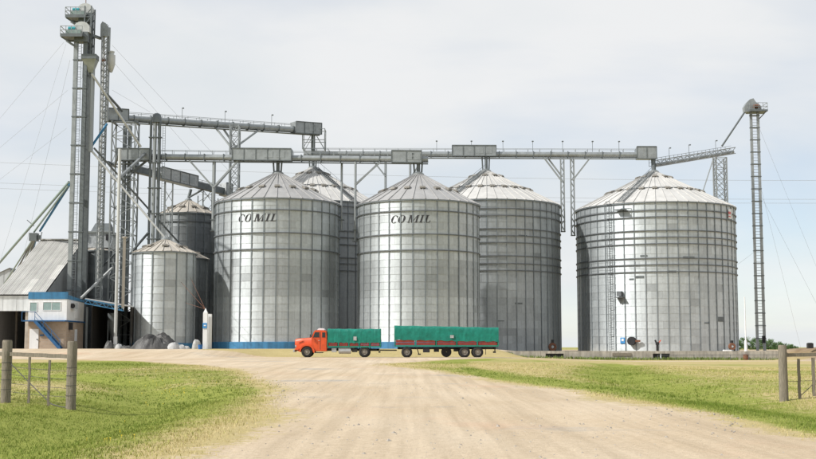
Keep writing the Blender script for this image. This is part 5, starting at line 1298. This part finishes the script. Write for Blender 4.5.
# white pillar with a small blue sign
q = P(205, 348, 122.2); q2 = P(209.5, 348, 122.9); zg = gz(q.x, 122.2)
t = thing('sign_pillar', 'white double pillar with a small blue sign between bin and lettered silo', 'pillar', (q.x, 122.2, zg - .05))
b = MB(); b.box((q.x - .22, 122.0, zg - .05), (q.x + .22, 122.4, zf_(205, 312.5, 122.2))); b.build('pillar', 'white_paint', t)
b = MB(); b.box((q2.x - .18, 122.6, zg - .05), (q2.x + .2, 123.0, zf_(209, 314, 122.9))); b.build('rear_pillar', 'white_paint', t)
b = MB(); b.add([(q.x - .2, 122.05, zf_(205, 312.5, 122.2)), (q.x + .2, 122.05, zf_(205, 312.5, 122.2)), (q.x + .2, 122.35, zf_(205, 312.5, 122.2)), (q.x - .2, 122.35, zf_(205, 312.5, 122.2)), (q.x, 122.2, zf_(205, 308, 122.2))], [(0, 1, 4), (1, 2, 4), (2, 3, 4), (3, 0, 4)]); b.build('peak', 'white_paint', t)
zz = zf_(205, 325.5, 122); b = MB(); b.box((q.x - .24, 121.93, zz - .28), (q.x + .2, 121.99, zz + .25)); sg = b.build('sign', 'sign_blue', t); b = MB(); b.box((q.x - .12, 121.91, zz - .06), (q.x + .1, 121.928, zz + .06)); b.build('sign_mark', 'white_paint', sg)
b = MB(); top_ = Vector((q.x - .05, 122.2, zf_(205, 309, 122.2)))
for bq in (P(186, 268, 136), P(181, 282, 131.5), P(186, 303, 130.8)): b.tube(top_, bq, .018, 5)
b.build('stay_wires', 'rust', t)

# ------------------------------------------------------------------ fences
def post(t, x, y, h, r, seed, m='wood', name='post', lean=(0, 0)):
    b = MB(); vs = []; n = 14; zg = gz(x, y); lv = [-.15, 0, .3, .6, .9, 1.2, h - .04, h]
    for z in lv:
        for i in range(n):
            a = 2 * math.pi * i / n; k = 1 + .10 * noise.noise((math.cos(a) * 1.3, math.sin(a) * 1.3 + z * .7, seed)) + .05 * noise.noise((math.cos(a) * 5, math.sin(a) * 5, seed + z * .2)); rr = r * k * (1.04 - .06 * z / h) * (.86 if z == h else 1)
            vs.append((x + rr * math.cos(a) + lean[0] * z, y + rr * math.sin(a) + lean[1] * z, zg + z))
    fs = [(j * n + i, j * n + (i + 1) % n, (j + 1) * n + (i + 1) % n, (j + 1) * n + i) for j in range(len(lv) - 1) for i in range(n)] + [tuple((len(lv) - 1) * n + i for i in range(n))]
    b.add(vs, fs); return b.build(name, m, t, True)
def fence(label, posts, droppers, rail_z, hts, wires, diag, name='post_and_wire_fence', bands=True):
    (xa, ya), (xb, yb) = posts[0], posts[-1]
    t = thing(name, label, 'fence', (xa, ya, gz(xa, ya)))
    for k, (x, y) in enumerate(posts):
        po = post(t, x, y, hts[k], .125, 3 + k * 7 + xa)
        if bands:
            for z in (.35, .6, .85, 1.05):
                b = MB(); b.lathe([(.135, -.006), (.139, 0), (.135, .006)], (x, y, gz(x, y) + z), 14); b.build('wire_band', 'wire_dark', po)
    def on(f, z): 
        n = len(posts) - 1; i = min(int(f), n - 1); u = f - i; (x0, y0), (x1, y1) = posts[i], posts[i + 1]; x, y = x0 + (x1 - x0) * u, y0 + (y1 - y0) * u
        return Vector((x, y, gz(x, y) + z))
    for i in range(len(posts) - 1):
        a, c = on(i, 0), on(i + .9999, 0); za_, zc_ = rail_z[i]
        d = (c - a).normalized(); b = MB(); vs = []; nseg = 12
        for k in range(nseg + 1):
            p_ = a.lerp(c, .03 + .94 * k / nseg); p_.z = za_ + (zc_ - za_) * k / nseg + .012 * noise.noise((k * .9, xa, 2))
            for q_ in ((-.035, -.05), (.035, -.05), (.035, .05), (-.035, .05)):
                j = .008 * noise.noise((k * 1.7, q_[0] * 30, q_[1] * 20)); vs.append((p_.x + d.y * q_[0], p_.y - d.x * q_[0], p_.z + q_[1] + j))
        b.add(vs, [(k * 4 + j, k * 4 + (j + 1) % 4, k * 4 + 4 + (j + 1) % 4, k * 4 + 4 + j) for k in range(nseg) for j in range(4)] + [(0, 1, 2, 3), tuple(nseg * 4 + j for j in range(4))]); b.build('rail', 'wood', t)
        for z in wires:
            b = MB(); pts = [a.lerp(c, k / 8) for k in range(9)]; z0, z1 = a.z + z, c.z + z
            pts = [Vector((p_.x, p_.y, z0 + (z1 - z0) * k / 8 - .012 * math.sin(math.pi * k / 8))) for k, p_ in enumerate(pts)]; b.path(pts, .006, 5); b.build('wire', 'wire_dark', t)
    for f, z0, z1, r in droppers:
        p_ = on(f, 0); po = MB(); b = MB()
        for k in range(6):
            za_, zb_ = z0 + (z1 - z0) * k / 6, z0 + (z1 - z0) * (k + 1) / 6; j = .008 * math.sin(k * 2.1 + f * 9); b.bar((p_.x + j, p_.y, p_.z + za_), (p_.x + .008 * math.sin(k * 2.1 + 2.1 + f * 9), p_.y, p_.z + zb_), r * 2, r * 1.7)
        b.build('dropper', 'wood', t)
    for (f0, z0, f1, z1, w_) in diag:
        a, c = on(f0, z0), on(f1, z1); b = MB(); b.path([a, a.lerp(c, .5) + Vector((.01, 0, -.02)), c], w_, 6); b.build('brace_wire', 'wire_dark', t)
    return t
pl0, pl1 = G(5.5, 403), G(70.5, 409.5)
yl = pl0.y; zr0, zr1 = zf_(5, 354, pl0.y), zf_(70, 356.5, pl1.y)
xo = pl0.x - (pl1.x - pl0.x); yo = pl0.y - (pl1.y - pl0.y)
fence('weathered post and wire fence on the grass at lower left', [(xo, yo), (pl0.x, pl0.y), (pl1.x, pl1.y)], [(1.36, .02, 1.2, .028), (1.665, .0, 1.16, .028)],
      [(zr0 + .02, zr0), (zr0, zr1)], [1.6, zf_(5, 340, pl0.y) - gz(pl0.x, pl0.y), zf_(70, 341, pl1.y) - gz(pl1.x, pl1.y)], (.3, .52, .75, .95), [(1.0, 1.12, 1.7, .06, .012), (1.7, .06, 1.95, .03, .014)])
pr0 = G(784, 401); pr1 = G(784, 401) + Vector((3.2, .9, 0))
zr0 = zf_(784, 355, pr0.y)
fence('weathered post and wire fence on the grass at lower right', [(pr0.x, pr0.y), (pr1.x, pr1.y)], [(.155, .02, 1.15, .035), (.30, .05, 1.15, .04), (.6, .05, 1.15, .03)], [(zr0, zr0 + .03)], [zf_(784, 345, pr0.y) - gz(pr0.x, pr0.y), 1.45], (.55,), [(.17, .1, .5, .95, .01)], bands=False)

# ------------------------------------------------------------------ far trees
def far_tree(px, py_top, Y, wd, label, seed):
    p_ = P(px, py_top, Y); zg = gz(p_.x, Y); h = p_.z - zg; rs = random.Random(seed); t = thing('tree', label, 'tree', (p_.x, Y, zg), 'far trees on the horizon')
    b = MB(); b.tube((p_.x, Y, zg - .2), (p_.x + .2, Y, zg + h * .4), .28, 8, .18)
    for k in range(5):
        a = k * 1.26 + rs.random(); b.tube((p_.x + .1, Y, zg + h * .3), (p_.x + wd * .25 * math.cos(a), Y + wd * .25 * math.sin(a), zg + h * .7), .12, 6, .04)
    b.build('trunk', 'bark', t, True)
    b = MB(); cl = []
    for k in range(34):
        a = rs.uniform(0, 6.28); f = math.sqrt(rs.random()); zz = rs.uniform(.05, .9); lim = math.sqrt(max(.05, 1 - ((zz - .45) / .55) ** 2))
        cl.append((p_.x + wd * .55 * f * lim * math.cos(a), Y + wd * .5 * f * lim * math.sin(a), zg + h * zz, rs.uniform(.7, 1.3)))
    for (x, y, z, r) in cl:
        for k in range(70):
            d = Vector((rs.gauss(0, 1), rs.gauss(0, 1), rs.gauss(0, .8))).normalized() * r * rs.random() ** .4; c = Vector((x, y, z)) + d; u = Vector((rs.gauss(0, 1), rs.gauss(0, 1), rs.gauss(0, 1))).normalized() * .22; v = u.orthogonal().normalized() * .12
            b.add([c - u, c + v, c + u, c - v], [(0, 1, 2, 3)])
    b.build('crown', 'leaf', t)
far = [(737, 339, 560, 7.5), (744.5, 337.3, 575, 7), (752.5, 338.2, 585, 7), (760, 338.6, 570, 7.5), (768, 338.9, 580, 7), (775, 340.2, 590, 6), (783, 343, 640, 6.5), (792, 344.8, 700, 6.5)]
labs = ['far green tree touching the right edge of the big silo', 'far green tree left of the slim white pole', 'far green tree between the white pole and the right elevator', 'far green tree behind the right elevator', 'far green tree just right of the right elevator', 'far green tree at the sloping right end of the tree row', 'low distant tree left of the right fence post top', 'lowest distant tree right of the right fence post top']
for k, (px, py, Y, wd) in enumerate(far): far_tree(px, py, Y, wd, labs[k], 30 + k)

# ------------------------------------------------------------------ overhead power lines and flowers
for k, (ya, yb, lab) in enumerate(((162.5, 180.5, 'uppermost power line crossing the sky behind the silos'), (183, 199.3, 'middle power line crossing the sky behind the silos'), (188.5, 203.2, 'lowest power line crossing the sky behind the silos'))):
    b = MB(); pts = []
    for i in range(41):
        px = -300 + 1500 * i / 40; f = px / 816; y = ya + (yb - ya) * (1 - (1 - min(max(f, -.4), 1.0)) ** 2) if f < 1 else yb
        pts.append(P(px, y, 240))
    b.path(pts, .026, 5); props(b.build('power_line', 'wire', None, origin=(0, 240, 30)), lab, 'power line')
b = MB(); rs = random.Random(11)
for k in range(70):
    px, py = rs.gauss(165, 25), rs.gauss(385, 11)
    if k % 9 == 0: px, py = rs.gauss(108, 12), rs.gauss(438, 6)
    q = G(px, min(max(py, 366), 455)); r = rs.uniform(.012, .022) * (1 if q.y > 30 else .7); z = q.z + rs.uniform(.05, .08)
    b.add([(q.x + r * math.cos(a), q.y + r * math.sin(a) * .8, z + .3 * r * math.sin(a)) for a in np.linspace(0, 5.24, 6)], [(0, 1, 2, 3, 4, 5)]); b.bar((q.x, q.y, q.z), (q.x, q.y, z), .004)
props(b.build('wild_flowers', 'petal', None), 'scattered tiny yellow flowers in the grassy hollow at lower left', 'flowers', kind='stuff')

# loose stones on the road
n_ = 9000; yy = np.sqrt(rng.uniform(9 ** 2, 48 ** 2, n_)); xx = rng.uniform(-.42, .42, n_) * yy
clus = np.array([noise.noise((a * .25, b * .12, 3.3)) for a, b in zip(xx, yy)])
sdv = signed(xx, yy, ROAD); keep = (sdv > -.2) & (rng.uniform(0, 1, n_) < np.clip(.25 + 1.6 * clus, .08, 1)); xx, yy = xx[keep], yy[keep]; zz = g(xx, yy) + .012
rr = rng.gamma(2.2, .0055, len(xx)) + .004; V = []; T = []
base_v = np.array([(1, 0, 0), (0, 1, 0), (-1, 0, 0), (0, -1, 0), (0, 0, .7), (0, 0, -.3)], float); base_f = np.array([(0, 1, 4), (1, 2, 4), (2, 3, 4), (3, 0, 4), (1, 0, 5), (2, 1, 5), (3, 2, 5), (0, 3, 5)])
jit = rng.uniform(.6, 1.3, (len(xx), 6, 3)); V = base_v[None] * jit * rr[:, None, None]; ang = rng.uniform(0, 6.28, len(xx)); c_, s_ = np.cos(ang)[:, None], np.sin(ang)[:, None]
Vx = V[..., 0] * c_ - V[..., 1] * s_ + xx[:, None]; Vy = V[..., 0] * s_ + V[..., 1] * c_ + yy[:, None]; Vz = V[..., 2] + zz[:, None]
Fq = (base_f[None] + 6 * np.arange(len(xx))[:, None, None]).reshape(-1, 3)
o = sheet_obj('gravel', Vx.ravel(), Vy.ravel(), Vz.ravel(), Fq, 'stone', {}); o.data.polygons.foreach_set('use_smooth', np.zeros(len(o.data.polygons), bool))
props(o, 'loose grey stones scattered over the dirt road', 'gravel', kind='stuff')
